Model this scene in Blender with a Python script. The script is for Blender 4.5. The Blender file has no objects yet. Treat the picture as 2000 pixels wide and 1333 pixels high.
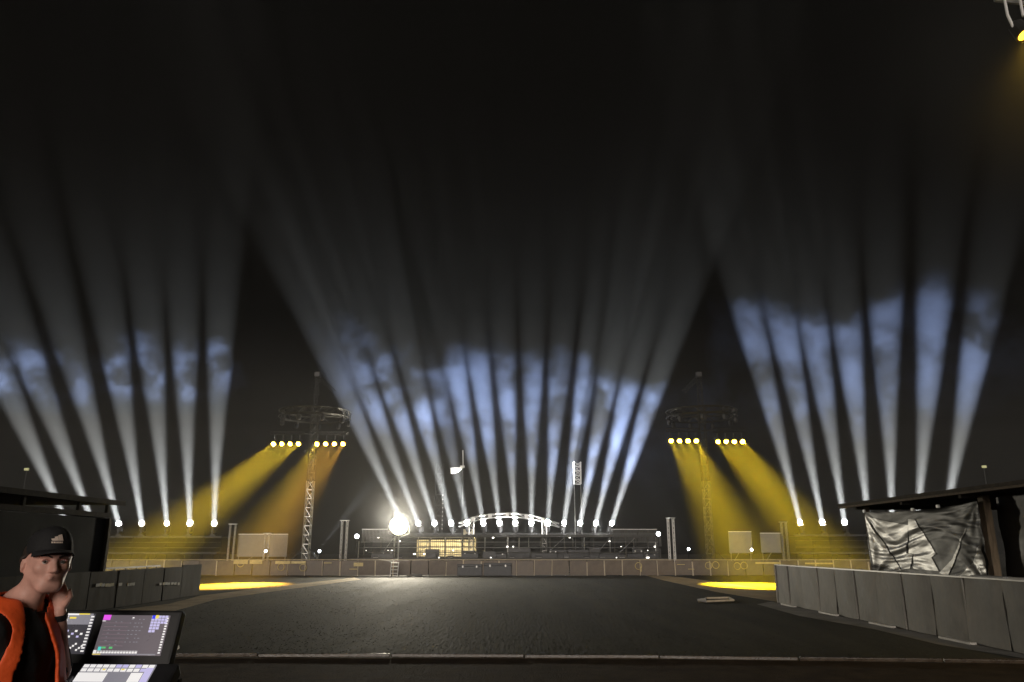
import bpy, bmesh, math, random
import numpy as np
from mathutils import Vector, Matrix, Euler, noise as mnoise

S = bpy.context.scene
C = S.collection
R = math.radians
rnd = random.Random(7)

# ------------------------------------------------------------------ camera, world, light
PITCH = math.atan(403.5 / 1500)
EYE = 1.75
cam = bpy.data.cameras.new('camera')
cam_o = bpy.data.objects.new('camera', cam)
C.objects.link(cam_o)
S.camera = cam_o
cam.lens = 27
cam.sensor_width = 36
cam.clip_start = 0.05
cam.clip_end = 3000
cam_o.location = (0, 0, EYE)
cam_o.rotation_euler = (math.pi / 2 + PITCH, 0, 0)

SUN_EL, SUN_AZ = 12, 189
w = bpy.data.worlds.new('World')
S.world = w
w.use_nodes = True
wn = w.node_tree
bg = wn.nodes['Background']
sky = wn.nodes.new('ShaderNodeTexSky')
sky.sky_type = 'NISHITA'
sky.sun_disc = False
sky.sun_elevation = R(-6)
sky.sun_rotation = R(SUN_AZ)
sky.air_density = 2.0
sky.dust_density = 6.0
tint = wn.nodes.new('ShaderNodeMix')
tint.data_type = 'RGBA'
tint.blend_type = 'MIX'
tint.inputs[0].default_value = 0.93
tint.inputs[7].default_value = (0.0021, 0.0019, 0.0016, 1)   # sodium-coloured town glow
wn.links.new(sky.outputs[0], tint.inputs[6])
wn.links.new(tint.outputs[2], bg.inputs['Color'])
bg.inputs['Strength'].default_value = 1.0

sun = bpy.data.lights.new('night_fill', 'SUN')
sun.energy = 1.55
sun.angle = R(25)
sun.color = (1.0, 0.90, 0.80)
sun_o = bpy.data.objects.new('night_fill', sun)
C.objects.link(sun_o)
sun_o.rotation_euler = (R(90 - SUN_EL), 0, R(-9))

S.view_settings.view_transform = 'Standard'
S.view_settings.look = 'None'
S.view_settings.gamma = 1
S.view_settings.exposure = 0
S.cycles.volume_bounces = 0
S.cycles.max_bounces = 4
S.cycles.diffuse_bounces = 2
S.cycles.use_denoising = True
S.cycles.use_adaptive_sampling = True
S.cycles.adaptive_threshold = 0.025
S.cycles.volume_step_rate = 1.0
S.cycles.volume_max_steps = 512
S.cycles.sample_clamp_indirect = 4.0

# ------------------------------------------------------------------ helpers
def ray(px, py):
    a = (px - 1000) / 1500
    b = (666.5 - py) / 1500
    return Vector((a, math.cos(PITCH) - b * math.sin(PITCH), math.sin(PITCH) + b * math.cos(PITCH)))

def at(px, py, Y):
    d = ray(px, py)
    return Vector((0, 0, EYE)) + d * (Y / d.y)

def ground(px, py, z=0.0):
    d = ray(px, py)
    return Vector((0, 0, EYE)) + d * ((z - EYE) / d.z)

M = {}
def mat(name, col, rough=0.6, metal=0.0, var=0.25, scale=6.0, bump=0.0, bscale=40.0, emit=None, estr=0.0, spec=0.5, stretch=None):
    m = bpy.data.materials.new(name)
    m.use_nodes = True
    nt = m.node_tree
    p = nt.nodes['Principled BSDF']
    p.inputs['Roughness'].default_value = rough
    p.inputs['Metallic'].default_value = metal
    p.inputs['Specular IOR Level'].default_value = spec
    tc = nt.nodes.new('ShaderNodeTexCoord')
    mp = nt.nodes.new('ShaderNodeMapping')
    nt.links.new(tc.outputs['Object'], mp.inputs['Vector'])
    if stretch:
        mp.inputs['Scale'].default_value = stretch
    nz = nt.nodes.new('ShaderNodeTexNoise')
    nz.inputs['Scale'].default_value = scale
    nz.inputs['Detail'].default_value = 6
    nz.inputs['Roughness'].default_value = 0.6
    nt.links.new(mp.outputs[0], nz.inputs['Vector'])
    cr = nt.nodes.new('ShaderNodeValToRGB')
    cr.color_ramp.elements[0].position = 0.3
    cr.color_ramp.elements[1].position = 0.7
    cr.color_ramp.elements[0].color = (*[c * (1 - var) for c in col], 1)
    cr.color_ramp.elements[1].color = (*[min(1, c * (1 + var)) for c in col], 1)
    nt.links.new(nz.outputs['Fac'], cr.inputs[0])
    nt.links.new(cr.outputs[0], p.inputs['Base Color'])
    mr = nt.nodes.new('ShaderNodeMapRange')
    mr.inputs['To Min'].default_value = max(0.03, rough - 0.12)
    mr.inputs['To Max'].default_value = min(1, rough + 0.12)
    nt.links.new(nz.outputs['Fac'], mr.inputs['Value'])
    nt.links.new(mr.outputs[0], p.inputs['Roughness'])
    if bump:
        n2 = nt.nodes.new('ShaderNodeTexNoise')
        n2.inputs['Scale'].default_value = bscale
        n2.inputs['Detail'].default_value = 4
        nt.links.new(mp.outputs[0], n2.inputs['Vector'])
        b = nt.nodes.new('ShaderNodeBump')
        b.inputs['Strength'].default_value = bump
        b.inputs['Distance'].default_value = 0.03
        nt.links.new(n2.outputs['Fac'], b.inputs['Height'])
        nt.links.new(b.outputs[0], p.inputs['Normal'])
    if emit:
        p.inputs['Emission Color'].default_value = (*emit, 1)
        p.inputs['Emission Strength'].default_value = estr
    M[name] = m
    return m

WPOS = {}   # world origin of every object made here (no rotations on parents that use it)

class MB:
    def __init__(self):
        self.v, self.f = [], []
    def add(self, vs, fs):
        o = len(self.v)
        self.v += [tuple(x) for x in vs]
        self.f += [tuple(i + o for i in q) for q in fs]
        return self
    def box(self, lo, hi):
        v = [(x, y, z) for x in (lo[0], hi[0]) for y in (lo[1], hi[1]) for z in (lo[2], hi[2])]
        return self.add(v, [(0, 1, 3, 2), (4, 6, 7, 5), (0, 4, 5, 1), (2, 3, 7, 6), (0, 2, 6, 4), (1, 5, 7, 3)])
    def cbox(self, c, s, bev=0.0, rot=None):
        hx, hy, hz = s[0] / 2, s[1] / 2, s[2] / 2
        if bev <= 0:
            pts = [Vector((x, y, z)) for x in (-hx, hx) for y in (-hy, hy) for z in (-hz, hz)]
            fs = [(0, 1, 3, 2), (4, 6, 7, 5), (0, 4, 5, 1), (2, 3, 7, 6), (0, 2, 6, 4), (1, 5, 7, 3)]
        else:
            bm = bmesh.new()
            bmesh.ops.create_cube(bm, size=1)
            for v in bm.verts:
                v.co = Vector((v.co.x * s[0], v.co.y * s[1], v.co.z * s[2]))
            bmesh.ops.bevel(bm, geom=bm.edges[:], offset=bev, segments=2, affect='EDGES', profile=0.6)
            bm.verts.index_update()
            pts = [v.co.copy() for v in bm.verts]
            fs = [tuple(v.index for v in f.verts) for f in bm.faces]
            bm.free()
        if rot is not None:
            pts = [rot @ p for p in pts]
        c = Vector(c)
        return self.add([p + c for p in pts], fs)
    def tube(self, a, b, r, n=6, r2=None, cap=True):
        a, b = Vector(a), Vector(b)
        d = (b - a)
        if d.length < 1e-6:
            return self
        d.normalize()
        up = Vector((0, 0, 1)) if abs(d.z) < 0.9 else Vector((1, 0, 0))
        x = d.cross(up).normalized()
        y = d.cross(x)
        r2 = r if r2 is None else r2
        vs = []
        for p, q in ((a, r), (b, r2)):
            for i in range(n):
                t = 2 * math.pi * i / n
                vs.append(p + x * (q * math.cos(t)) + y * (q * math.sin(t)))
        fs = [(i, (i + 1) % n, n + (i + 1) % n, n + i) for i in range(n)]
        if cap:
            fs += [tuple(range(n - 1, -1, -1)), tuple(range(n, 2 * n))]
        return self.add(vs, fs)
    def path(self, pts, r, n=6):
        for a, b in zip(pts[:-1], pts[1:]):
            self.tube(a, b, r, n)
        return self
    def lathe(self, prof, n=16, c=(0, 0, 0), rot=None):
        vs, fs = [], []
        c = Vector(c)
        for (r, z) in prof:
            for i in range(n):
                t = 2 * math.pi * i / n
                p = Vector((r * math.cos(t), r * math.sin(t), z))
                if rot is not None:
                    p = rot @ p
                vs.append(p + c)
        k = len(prof)
        for j in range(k - 1):
            for i in range(n):
                fs.append((j * n + i, j * n + (i + 1) % n, (j + 1) * n + (i + 1) % n, (j + 1) * n + i))
        fs.append(tuple(range(n - 1, -1, -1)))
        fs.append(tuple(range((k - 1) * n, k * n)))
        return self.add(vs, fs)
    def quad(self, a, b, c, d):
        return self.add([a, b, c, d], [(0, 1, 2, 3)])
    def build(self, name, m, parent=None, smooth=False):
        base = WPOS[parent.name] if parent is not None else Vector((0, 0, 0))
        me = bpy.data.meshes.new(name)
        me.from_pydata([tuple(Vector(v) - base) for v in self.v], [], self.f)
        me.materials.append(M[m] if isinstance(m, str) else m)
        if smooth:
            for p in me.polygons:
                p.use_smooth = True
        me.update()
        o = bpy.data.objects.new(name, me)
        C.objects.link(o)
        if parent is not None:
            o.parent = parent
        WPOS[o.name] = base.copy()
        return o

def tag(o, label, cat, group=None):
    o['label'] = label
    o['category'] = cat
    if group:
        o['group'] = group
    return o

def thing(name, label, cat, loc=(0, 0, 0), group=None):
    o = bpy.data.objects.new(name, None)
    C.objects.link(o)
    o.location = loc
    WPOS[o.name] = Vector(loc)
    return tag(o, label, cat, group)

def struct(o):
    o['kind'] = 'structure'
    return o

def share(name, me, parent, loc, rot=None, scale=None):
    """another object on the same mesh data, placed relative to its parent"""
    o = bpy.data.objects.new(name, me)
    C.objects.link(o)
    o.parent = parent
    o.location = loc
    if rot is not None:
        o.rotation_euler = rot
    if scale is not None:
        o.scale = scale
    WPOS[o.name] = WPOS[parent.name] + Vector(loc)
    return o

def copy_tree(o, parent=None):
    c = o.copy()
    C.objects.link(c)
    c.parent = parent
    for ch in o.children:
        copy_tree(ch, c)
    return c

def spot(p, q, power, deg, col, blend=0.2, r=0.1, parent=None, name='beam_lamp'):
    l = bpy.data.lights.new(name, 'SPOT')
    l.energy = power
    l.spot_size = R(deg)
    l.spot_blend = blend
    l.color = col
    l.shadow_soft_size = r
    o = bpy.data.objects.new(name, l)
    C.objects.link(o)
    o.location = p
    o.rotation_euler = (Vector(q) - Vector(p)).to_track_quat('-Z', 'Y').to_euler()
    return o

ORD = ['first', 'second', 'third', 'fourth', 'fifth', 'sixth', 'seventh', 'eighth', 'ninth', 'tenth', 'eleventh', 'twelfth', 'thirteenth', 'fourteenth']

# ------------------------------------------------------------------ materials
mat('grass', (0.035, 0.034, 0.023), 0.85, var=0.5, scale=1.3, bump=0.6, bscale=16, spec=0.25, stretch=(1, .1, 1))
mat('dirt', (0.045, 0.034, 0.023), 0.97, spec=0.1, var=0.4, scale=2.5, bump=0.8, bscale=30)
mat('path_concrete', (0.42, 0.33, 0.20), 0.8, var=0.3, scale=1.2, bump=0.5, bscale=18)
mat('apron_concrete', (0.17, 0.165, 0.15), 0.75, var=0.35, scale=1.6, bump=0.4, bscale=25)
mat('board_wood', (0.060, 0.042, 0.027), 0.28, var=0.4, scale=5, bump=0.3, bscale=40)
mat('galv', (0.40, 0.40, 0.385), 0.35, metal=0.75, var=0.2, scale=9)
mat('white_paint', (0.78, 0.77, 0.74), 0.45, var=0.08, scale=5)
mat('truss_alu', (0.45, 0.44, 0.42), 0.38, metal=0.6, var=0.15, scale=8)
mat('tower_metal', (.11,.105,.09), .4, metal=.5, var=.3, scale=6)
mat('tower_dark', (.035,.033,.027), .45, metal=.4, var=.3, scale=6)
mat('dark_steel', (0.028, 0.028, 0.028), 0.5, metal=0.4, var=0.3, scale=8)
mat('black_plastic', (0.015, 0.015, 0.016), 0.45, var=0.3, scale=10)
mat('hoard_panel', (0.125, 0.095, 0.07), 0.5, var=0.35, scale=1.8, bump=0.25, bscale=5)
mat('hoard_edge', (0.50, 0.42, 0.30), 0.45, var=0.2, scale=5)
mat('hoard_ring', (0.60, 0.48, 0.20), 0.5, var=0.2, scale=5)
mat('stage_skin', (0.055, 0.055, 0.052), 0.55, var=0.3, scale=2.5, bump=0.2, bscale=6)
mat('stage_deck', (0.05, 0.05, 0.05), 0.6, var=0.3, scale=3)
mat('cream_slat', (0.70, 0.62, 0.42), 0.6, var=0.15, scale=4)
mat('pale_board', (0.24, 0.235, 0.22), 0.6, var=0.12, scale=2)
mat('case_black', (0.022, 0.023, 0.028), 0.45, var=0.4, scale=5, bump=0.2, bscale=14)
mat('red_light', (0.5, 0.08, 0.05), 0.5, emit=(1, 0.22, 0.12), estr=1.2)
mat('barrier_grey', (0.155, 0.145, 0.127), 0.62, spec=0.25, var=0.6, scale=1.3, bump=0.55, bscale=1.7, stretch=(1, 1, 0.6))
mat('barrier_dark', (0.075, 0.068, 0.056), 0.8, spec=0.2, var=0.35, scale=1.6, bump=0.3, bscale=3, stretch=(1, 1, 0.4))
mat('barrier_lip', (0.42, 0.40, 0.36), 0.35, var=0.25, scale=3)
mat('faded_print', (0.42, 0.34, 0.10), 0.6, var=0.4, scale=12)
mat('pale_print', (0.36, 0.34, 0.28), 0.6, var=0.4, scale=12)
mat('booth_panel', (0.020, 0.022, 0.022), 0.85, var=0.35, scale=0.9, bump=0.2, bscale=4, spec=0.15)
mat('timber', (0.13, 0.098, 0.065), 0.8, spec=0.2, var=0.35, scale=5, bump=0.3, bscale=30, stretch=(4, 4, 0.6))
mat('timber_dark', (0.045, 0.037, 0.027), 0.85, spec=0.15, var=0.35, scale=5, bump=0.3, bscale=30)
mat('tarp_black', (0.011, 0.010, 0.009), 0.46, var=0.25, scale=3, bump=0.12, bscale=5, spec=0.12, stretch=(1, .5, 2))
mat('tarp_pale', (0.075, 0.069, 0.057), 0.36, metal=.05, var=0.35, scale=3, bump=0.12, bscale=5, spec=0.5, stretch=(1, .5, 2.4))
mat('lens_white', (1, 1, 1), 0.2, var=0, emit=(1.0, 0.97, 0.92), estr=60)
mat('lens_yellow', (1, 0.7, 0.1), 0.2, var=0, emit=(1.0, 0.60, 0.05), estr=6)
mat('lens_orange', (1, 0.6, 0.1), 0.2, var=0, emit=(1.0, 0.46, 0.03), estr=6)
mat('lens_flood', (1, 1, 0.9), 0.2, var=0, emit=(1.0, 0.90, 0.62), estr=26)
mat('lens_cool', (1, 1, 1), 0.2, var=0, emit=(0.9, 0.95, 1.0), estr=25)
mat('strip_warm', (1, 0.9, 0.7), 0.3, var=0, emit=(1.0, 0.84, 0.5), estr=30)
for nme in ('lens_white', 'lens_yellow', 'lens_orange', 'lens_cool'):
    M[nme].cycles.emission_sampling = 'NONE'
mat('glint_white', (1, 1, 1), .3, var=0, emit=(1, .95, .85), estr=5)  # self-lit white for the painted metal glints
M['glint_white'].cycles.emission_sampling = 'NONE'
mat('skin', (0.66, 0.36, 0.285), 0.5, var=0.18, scale=14, spec=0.35)
mat('lip', (0.50, 0.20, 0.165), 0.45, var=0.1, scale=20)
mat('hair', (0.03, 0.02, 0.014), 0.6, var=0.4, scale=40)
mat('eye_white', (0.55, 0.50, 0.46), 0.2, var=0.05)
mat('iris', (0.04, 0.035, 0.03), 0.15, var=0.1)
mat('cap_black', (0.010, 0.010, 0.011), 0.8, var=0.25, scale=30, bump=0.2, bscale=200)
mat('cap_logo', (0.62, 0.50, 0.42), 0.6, var=0.05)
mat('shirt_black', (0.010, 0.010, 0.011), 0.85, var=0.3, scale=12, bump=0.25, bscale=18)
mat('vest_orange', (0.95, 0.115, 0.022), 0.55, var=0.14, scale=6, bump=0.3, bscale=14)
mat('trousers', (0.02, 0.022, 0.028), 0.85, var=0.3, scale=12, bump=0.25, bscale=18)
mat('paper', (0.55, 0.53, 0.45), 0.7, var=0.2, scale=10)

# ------------------------------------------------------------------ setting: ground, paths
def sheet(name, pts, z, m):
    mb = MB()
    mb.add([(p[0], p[1], z) for p in pts], [tuple(range(len(pts)))])
    o = mb.build(name, m)
    if o.data.polygons[0].normal.z < 0:
        o.data.flip_normals()
    return struct(o)

gm = MB()
nx, ny = 60, 48
xs = np.linspace(-150, 150, nx + 1)
ys = np.linspace(-14, 215, ny + 1)
for yv in ys:
    for xv in xs:
        gm.v.append((xv, yv, 0.0))
for j in range(ny):
    for i in range(nx):
        gm.f.append((j * (nx + 1) + i, j * (nx + 1) + i + 1, (j + 1) * (nx + 1) + i + 1, (j + 1) * (nx + 1) + i))
struct(gm.build('grass_field', 'grass'))

sheet('dirt_track', [(-30, -12), (30, -12), (30, 11.9), (8, 12.82), (4, 13.2), (-2, 13.5), (-30, 13.6)], 0.004, 'dirt')
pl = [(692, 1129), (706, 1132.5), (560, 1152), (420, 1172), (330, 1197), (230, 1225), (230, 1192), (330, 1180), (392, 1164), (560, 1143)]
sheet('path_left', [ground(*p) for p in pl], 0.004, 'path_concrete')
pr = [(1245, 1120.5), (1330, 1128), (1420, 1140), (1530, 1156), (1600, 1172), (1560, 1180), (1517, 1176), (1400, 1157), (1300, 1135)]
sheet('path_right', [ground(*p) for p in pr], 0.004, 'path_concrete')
pa = [(1478, 1181), (1561, 1204), (1707, 1230), (1837, 1261), (2000, 1287), (2160, 1325)]
pp = [ground(*p) for p in pa]
sheet('apron_path', [(8.66, 27.0)] + [(p.x, p.y) for p in pp] + [(8.66, pp[-1].y)], 0.008, 'apron_concrete')

# blades of grass on the near half of the field
rg = np.random.RandomState(11)
nb_ = 40000
yy = 13.75 + 36.5 * rg.rand(nb_) ** 1.7
xx = (rg.rand(nb_) * 2 - 1) * np.minimum(14, 4 + yy * .55)
keep = (xx < 7.9) & (xx > -11.2)
xx, yy = xx[keep], yy[keep]
clump_ = np.array([mnoise.noise(Vector((a * .35, b * .35, 0))) for a, b in zip(xx[::1], yy[::1])])
hh = (.003 + .006 * rg.rand(len(xx))) * (1 + .7 * clump_)
an = rg.rand(len(xx)) * 6.283
wd = .006 + .006 * rg.rand(len(xx)) + yy * .00025
lean = .03 * (rg.rand(len(xx), 2) - .5)
V_ = np.empty((len(xx), 3, 3))
V_[:, 0] = np.stack([xx - np.cos(an) * wd, yy - np.sin(an) * wd, np.zeros(len(xx))], 1)
V_[:, 1] = np.stack([xx + np.cos(an) * wd, yy + np.sin(an) * wd, np.zeros(len(xx))], 1)
V_[:, 2] = np.stack([xx + lean[:, 0], yy + lean[:, 1], hh], 1)
me = bpy.data.meshes.new('grass_blades')
me.from_pydata(V_.reshape(-1, 3).tolist(), [], np.arange(len(xx) * 3).reshape(-1, 3).tolist())
me.materials.append(mat('blade', (0.050, 0.049, 0.034), 0.8, var=0.5, scale=1.5, spec=0.2))
gb = bpy.data.objects.new('grass_blades', me)
C.objects.link(gb)
gb['kind'] = 'stuff'
gb['label'] = 'short dark grass of the playing field'

# kerb of edging boards across the foreground
kerb = MB().box((-14, 13.40, -0.05), (16, 13.42, 0.012)).build('kerb', 'dirt')
kerb['kind'] = 'structure'
def kline(x):
    return 13.62 - 0.0 if x < -4 else 13.58 - (max(0, x + 1)) ** 1.5 * 0.026
bmd = MB().cbox((0, 0, 0), (2.18, 0.05, 0.055), 0.01).build('edging_board', 'board_wood', kerb)
x = -13.0
first = True
while x < 16:
    y0, y1 = kline(x), kline(x + 2.2)
    ang = math.atan2(y1 - y0, 2.2) + rnd.uniform(-0.006, 0.006)
    loc = (x + 1.1, (y0 + y1) / 2 + rnd.uniform(-0.02, 0.02), 0.026 + rnd.uniform(-0.008, 0.008))
    if first:
        bmd.location = loc
        bmd.rotation_euler = (rnd.uniform(-.1, .1), rnd.uniform(-.006, .006), ang)
        first = False
    else:
        share('edging_board', bmd.data, kerb, loc, (rnd.uniform(-.25, .25), rnd.uniform(-.006, .006), ang))
    x += 2.2
kerb.data.materials[0] = M['dirt']

# ------------------------------------------------------------------ haze and stage smoke
def volmat(name):
    m = bpy.data.materials.new(name)
    m.use_nodes = True
    nt = m.node_tree
    nt.nodes.clear()
    out = nt.nodes.new('ShaderNodeOutputMaterial')
    pv = nt.nodes.new('ShaderNodeVolumePrincipled')
    nt.links.new(pv.outputs[0], out.inputs['Volume'])
    M[name] = m
    return m, nt, pv

HAZE = 0.00012
hm, hn, hv = volmat('haze_air')
hv.inputs['Color'].default_value = (0.90, 0.88, 0.82, 1)
hv.inputs['Density'].default_value = HAZE
hz = MB().box((-165, -20, -1), (165, 225, 75)).build('haze', hm)
hz['kind'] = 'stuff'
hz['label'] = 'thin night haze hanging over the whole field'

def smoke(name, label, lo, hi, base, fall, puff, zc, zh, ztop, scale, thr, seed, tilt=0.0, topwob=5.0, px=(0, 0)):
    """drifting stage smoke: thin fog that thins with height plus blue-white puffs in a band"""
    m, nt, pv = volmat(name + '_mat')
    L = nt.links.new
    N = nt.nodes.new
    tc = N('ShaderNodeTexCoord')
    sep = N('ShaderNodeSeparateXYZ')
    L(tc.outputs['Object'], sep.inputs[0])
    def math2(op, a, b=None):
        n = N('ShaderNodeMath')
        n.operation = op
        for i, s in enumerate((a, b)):
            if s is None:
                continue
            if isinstance(s, (int, float)):
                n.inputs[i].default_value = s
            else:
                L(s, n.inputs[i])
        return n.outputs[0]
    def mrange(v, a, b, c, d):
        n = N('ShaderNodeMapRange')
        n.interpolation_type = 'SMOOTHSTEP'
        L(v, n.inputs['Value'])
        n.inputs['From Min'].default_value = a
        n.inputs['From Max'].default_value = b
        n.inputs['To Min'].default_value = c
        n.inputs['To Max'].default_value = d
        return n.outputs[0]
    mp = N('ShaderNodeMapping')
    mp.inputs['Location'].default_value = (seed * 3.7, seed * 1.3, seed * 2.1)
    L(tc.outputs['Object'], mp.inputs['Vector'])
    nz = N('ShaderNodeTexNoise')
    nz.inputs['Scale'].default_value = scale
    nz.inputs['Detail'].default_value = 4.5
    nz.inputs['Roughness'].default_value = 0.62
    nz.inputs['Distortion'].default_value = 0.0
    L(mp.outputs[0], nz.inputs['Vector'])
    n = nz.outputs['Fac']
    nb = N('ShaderNodeTexNoise')
    nb.inputs['Scale'].default_value = scale * 0.36
    nb.inputs['Detail'].default_value = 1.0
    L(mp.outputs[0], nb.inputs['Vector'])
    big = math2('SUBTRACT', nb.outputs['Fac'], 0.5)
    fine = math2('SUBTRACT', n, 0.5)
    z = sep.outputs['Z']
    zt = math2('ADD', z, math2('MULTIPLY', sep.outputs['X'], tilt))
    zw = math2('SUBTRACT', zt, math2('ADD', math2('MULTIPLY', big, topwob * 2.4), math2('MULTIPLY', fine, topwob * 1.3)))
    low = mrange(zw, zc - zh, zc, 0, 1)
    top = mrange(zw, ztop - 1.6, ztop + 1.8, 1, 0)
    clump = mrange(math2('ADD', n, math2('MULTIPLY', big, 0.55)), thr - 0.04, thr + 0.16, 0.04, 1)
    p = math2('MULTIPLY', math2('MULTIPLY', low, top), math2('MULTIPLY', clump, puff))
    if px[1]:
        p = math2('MULTIPLY', p, mrange(sep.outputs['X'], px[0], px[1], 0.05, 1))
    # fall-off with height, soft towards the sides
    e = math2('MULTIPLY', math2('POWER', 2.718, math2('DIVIDE', math2('MULTIPLY', z, -1.0), fall)), base)
    H = hi[2]
    e = math2('ADD', e, math2('MULTIPLY', math2('POWER', 2.718, math2('DIVIDE', math2('SUBTRACT', FOGTOP, z), 7.0)), math2('MULTIPLY', math2('GREATER_THAN', z, FOGTOP), FOG)))
    e = math2('MULTIPLY', e, mrange(z, H * 0.55, H * 0.98, 1, 0))
    L(math2('ADD', e, p), pv.inputs['Density'])
    mixn = N('ShaderNodeMix')
    mixn.data_type = 'RGBA'
    fac = math2('DIVIDE', p, math2('ADD', math2('ADD', p, e), 1e-5))
    L(fac, mixn.inputs[0])
    mixn.inputs[6].default_value = (0.80, 0.87, 0.93, 1)
    mixn.inputs[7].default_value = (0.38, 0.53, 1.0, 1)
    L(mixn.outputs[2], pv.inputs['Color'])
    m.cycles.volume_step_rate = 0.45
    o = MB().box(lo, hi).build(name, m)
    o['kind'] = 'stuff'
    o['label'] = label
    return o

FOG = 0.0020
FOGTOP = 12.0
fm, fnn, fv = volmat('ground_fog_air')
fv.inputs['Color'].default_value = (0.90, 0.88, 0.84, 1)
fv.inputs['Density'].default_value = FOG
fo = MB().box((-75, 33, 0.02), (75, 70, FOGTOP)).build('ground_fog', fm)
fo['kind'] = 'stuff'
fo['label'] = 'low layer of machine fog lying round the stage and towers'
SM = dict(base=0.0085, fall=7.5)
smoke('smoke_left', 'blue-white stage smoke drifting through the left fan of searchlight beams', (-47, 57.6, 0.3), (-21.6, 62.4, 46), puff=0.021, zc=14.0, zh=2.0, ztop=16.6, scale=0.55, thr=0.50, seed=1.0, topwob=2.6, **SM)
smoke('smoke_centre', 'blue-white stage smoke drifting through the central fan of searchlight beams', (-21.4, 57.6, 0.3), (15.8, 62.4, 46), puff=0.031, zc=11.0, zh=5.0, ztop=15.6, scale=0.42, thr=0.44, seed=5.0, tilt=0.2, topwob=3.6, px=(-15.0, -8.0), **SM)
smoke('smoke_right', 'blue-white stage smoke drifting through the right fan of searchlight beams', (16.0, 57.6, 0.3), (45, 62.4, 46), puff=0.013, zc=12.5, zh=5.5, ztop=18.0, scale=0.40, thr=0.44, seed=3.0, tilt=-0.07, topwob=4.0, **SM)

# thicker mist added round single lamps to carry their glow
def plume(name, label, c, rad, dens, col):
    m, pn, ppv = volmat(name + '_mat')
    tcx = pn.nodes.new('ShaderNodeTexCoord')
    mpx = pn.nodes.new('ShaderNodeMapping')
    mpx.inputs['Location'].default_value = [-a / b for a, b in zip(c, rad)]
    mpx.inputs['Scale'].default_value = [1 / b for b in rad]
    pn.links.new(tcx.outputs['Object'], mpx.inputs['Vector'])
    ln = pn.nodes.new('ShaderNodeVectorMath')
    ln.operation = 'LENGTH'
    pn.links.new(mpx.outputs[0], ln.inputs[0])
    mrx = pn.nodes.new('ShaderNodeMapRange')
    mrx.interpolation_type = 'SMOOTHERSTEP'
    mrx.inputs['From Min'].default_value = 0.0
    mrx.inputs['From Max'].default_value = 1.0
    mrx.inputs['To Min'].default_value = dens
    mrx.inputs['To Max'].default_value = 0.0
    pn.links.new(ln.outputs['Value'], mrx.inputs['Value'])
    pn.links.new(mrx.outputs[0], ppv.inputs['Density'])
    ppv.inputs['Color'].default_value = (*col, 1)
    m.cycles.volume_step_rate = 0.6
    lo = [a - b for a, b in zip(c, rad)]
    hi = [a + b for a, b in zip(c, rad)]
    lo[2] = max(.05, lo[2])
    if name == 'smoke_plume':
        hi[1] = min(hi[1], 57.5)
    o = MB().box(lo, hi).build(name, m)
    o['kind'] = 'stuff'
    o['label'] = label
plume('smoke_plume', 'pale plume of fog thickened round the big floodlight for its glow', (-8.0, 55.2, 3.6), (5.2, 2.6, 4.6), 0.016, (.86, .88, .92))
plume('lamp_glow_mist', 'thin mist added for the amber glow round the mast lamp at the upper right', (10.9, 13.9, 11.8), (5.0, 3.2, 4.5), 0.010, (.9, .88, .8))

# ------------------------------------------------------------------ searchlights (moving heads)
DL = 60.0
WHITE = (1.0, 0.985, 0.95)

def head_meshes():
    base = MB().cbox((0, 0, 0.07), (0.42, 0.42, 0.14), 0.02).build('base', 'black_plastic')
    yoke = MB().cbox((0, 0, 0.17), (0.62, 0.16, 0.06), 0.01).cbox((-0.29, 0, 0.38), (0.045, 0.14, 0.42), 0.01).cbox((0.29, 0, 0.38), (0.045, 0.14, 0.42), 0.01).build('yoke', 'black_plastic')
    body = MB().lathe([(0.12, -0.26), (0.20, -0.22), (0.235, -0.05), (0.235, 0.16), (0.25, 0.18), (0.25, 0.22), (0.215, 0.22), (0.215, 0.19)], 16).build('head', 'black_plastic', smooth=False)
    lens = MB().lathe([(0.212, 0.19), (0.18, 0.225), (0.10, 0.24), (0.01, 0.245)], 16).build('lens', 'lens_white', smooth=True)
    ms = [o.data for o in (base, yoke, body, lens)]
    for o in (base, yoke, body, lens):
        bpy.data.objects.remove(o)
    return ms
HM = head_meshes()

def searchlight(p, q, label, group, power=3.6e5, deg=10.0):
    """p: lens position; q: a point on the beam"""
    d = (Vector(q) - Vector(p)).normalized()
    t = thing('searchlight', label, 'searchlight', (p.x, p.y, p.z - 0.55), group)
    share('base', HM[0], t, (0, 0, 0))
    yaw = math.atan2(d.y, d.x) * 0
    share('yoke', HM[1], t, (0, 0, 0), (0, 0, math.pi / 2))
    e = d.to_track_quat('Z', 'X').to_euler()
    h = share('head', HM[2], t, (0, 0, 0.50), e)
    l = bpy.data.objects.new('lens', HM[3])
    C.objects.link(l)
    l.parent = h
    s = spot(Vector((0, 0, 0)), Vector((0, 0, 1)), power, deg, WHITE, 0.55, 0.19)
    s.data.use_soft_falloff = False
    s.parent = h
    s.location = (0, 0, 0.45)
    s.rotation_euler = (math.pi, 0, 0)
    return t

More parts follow.
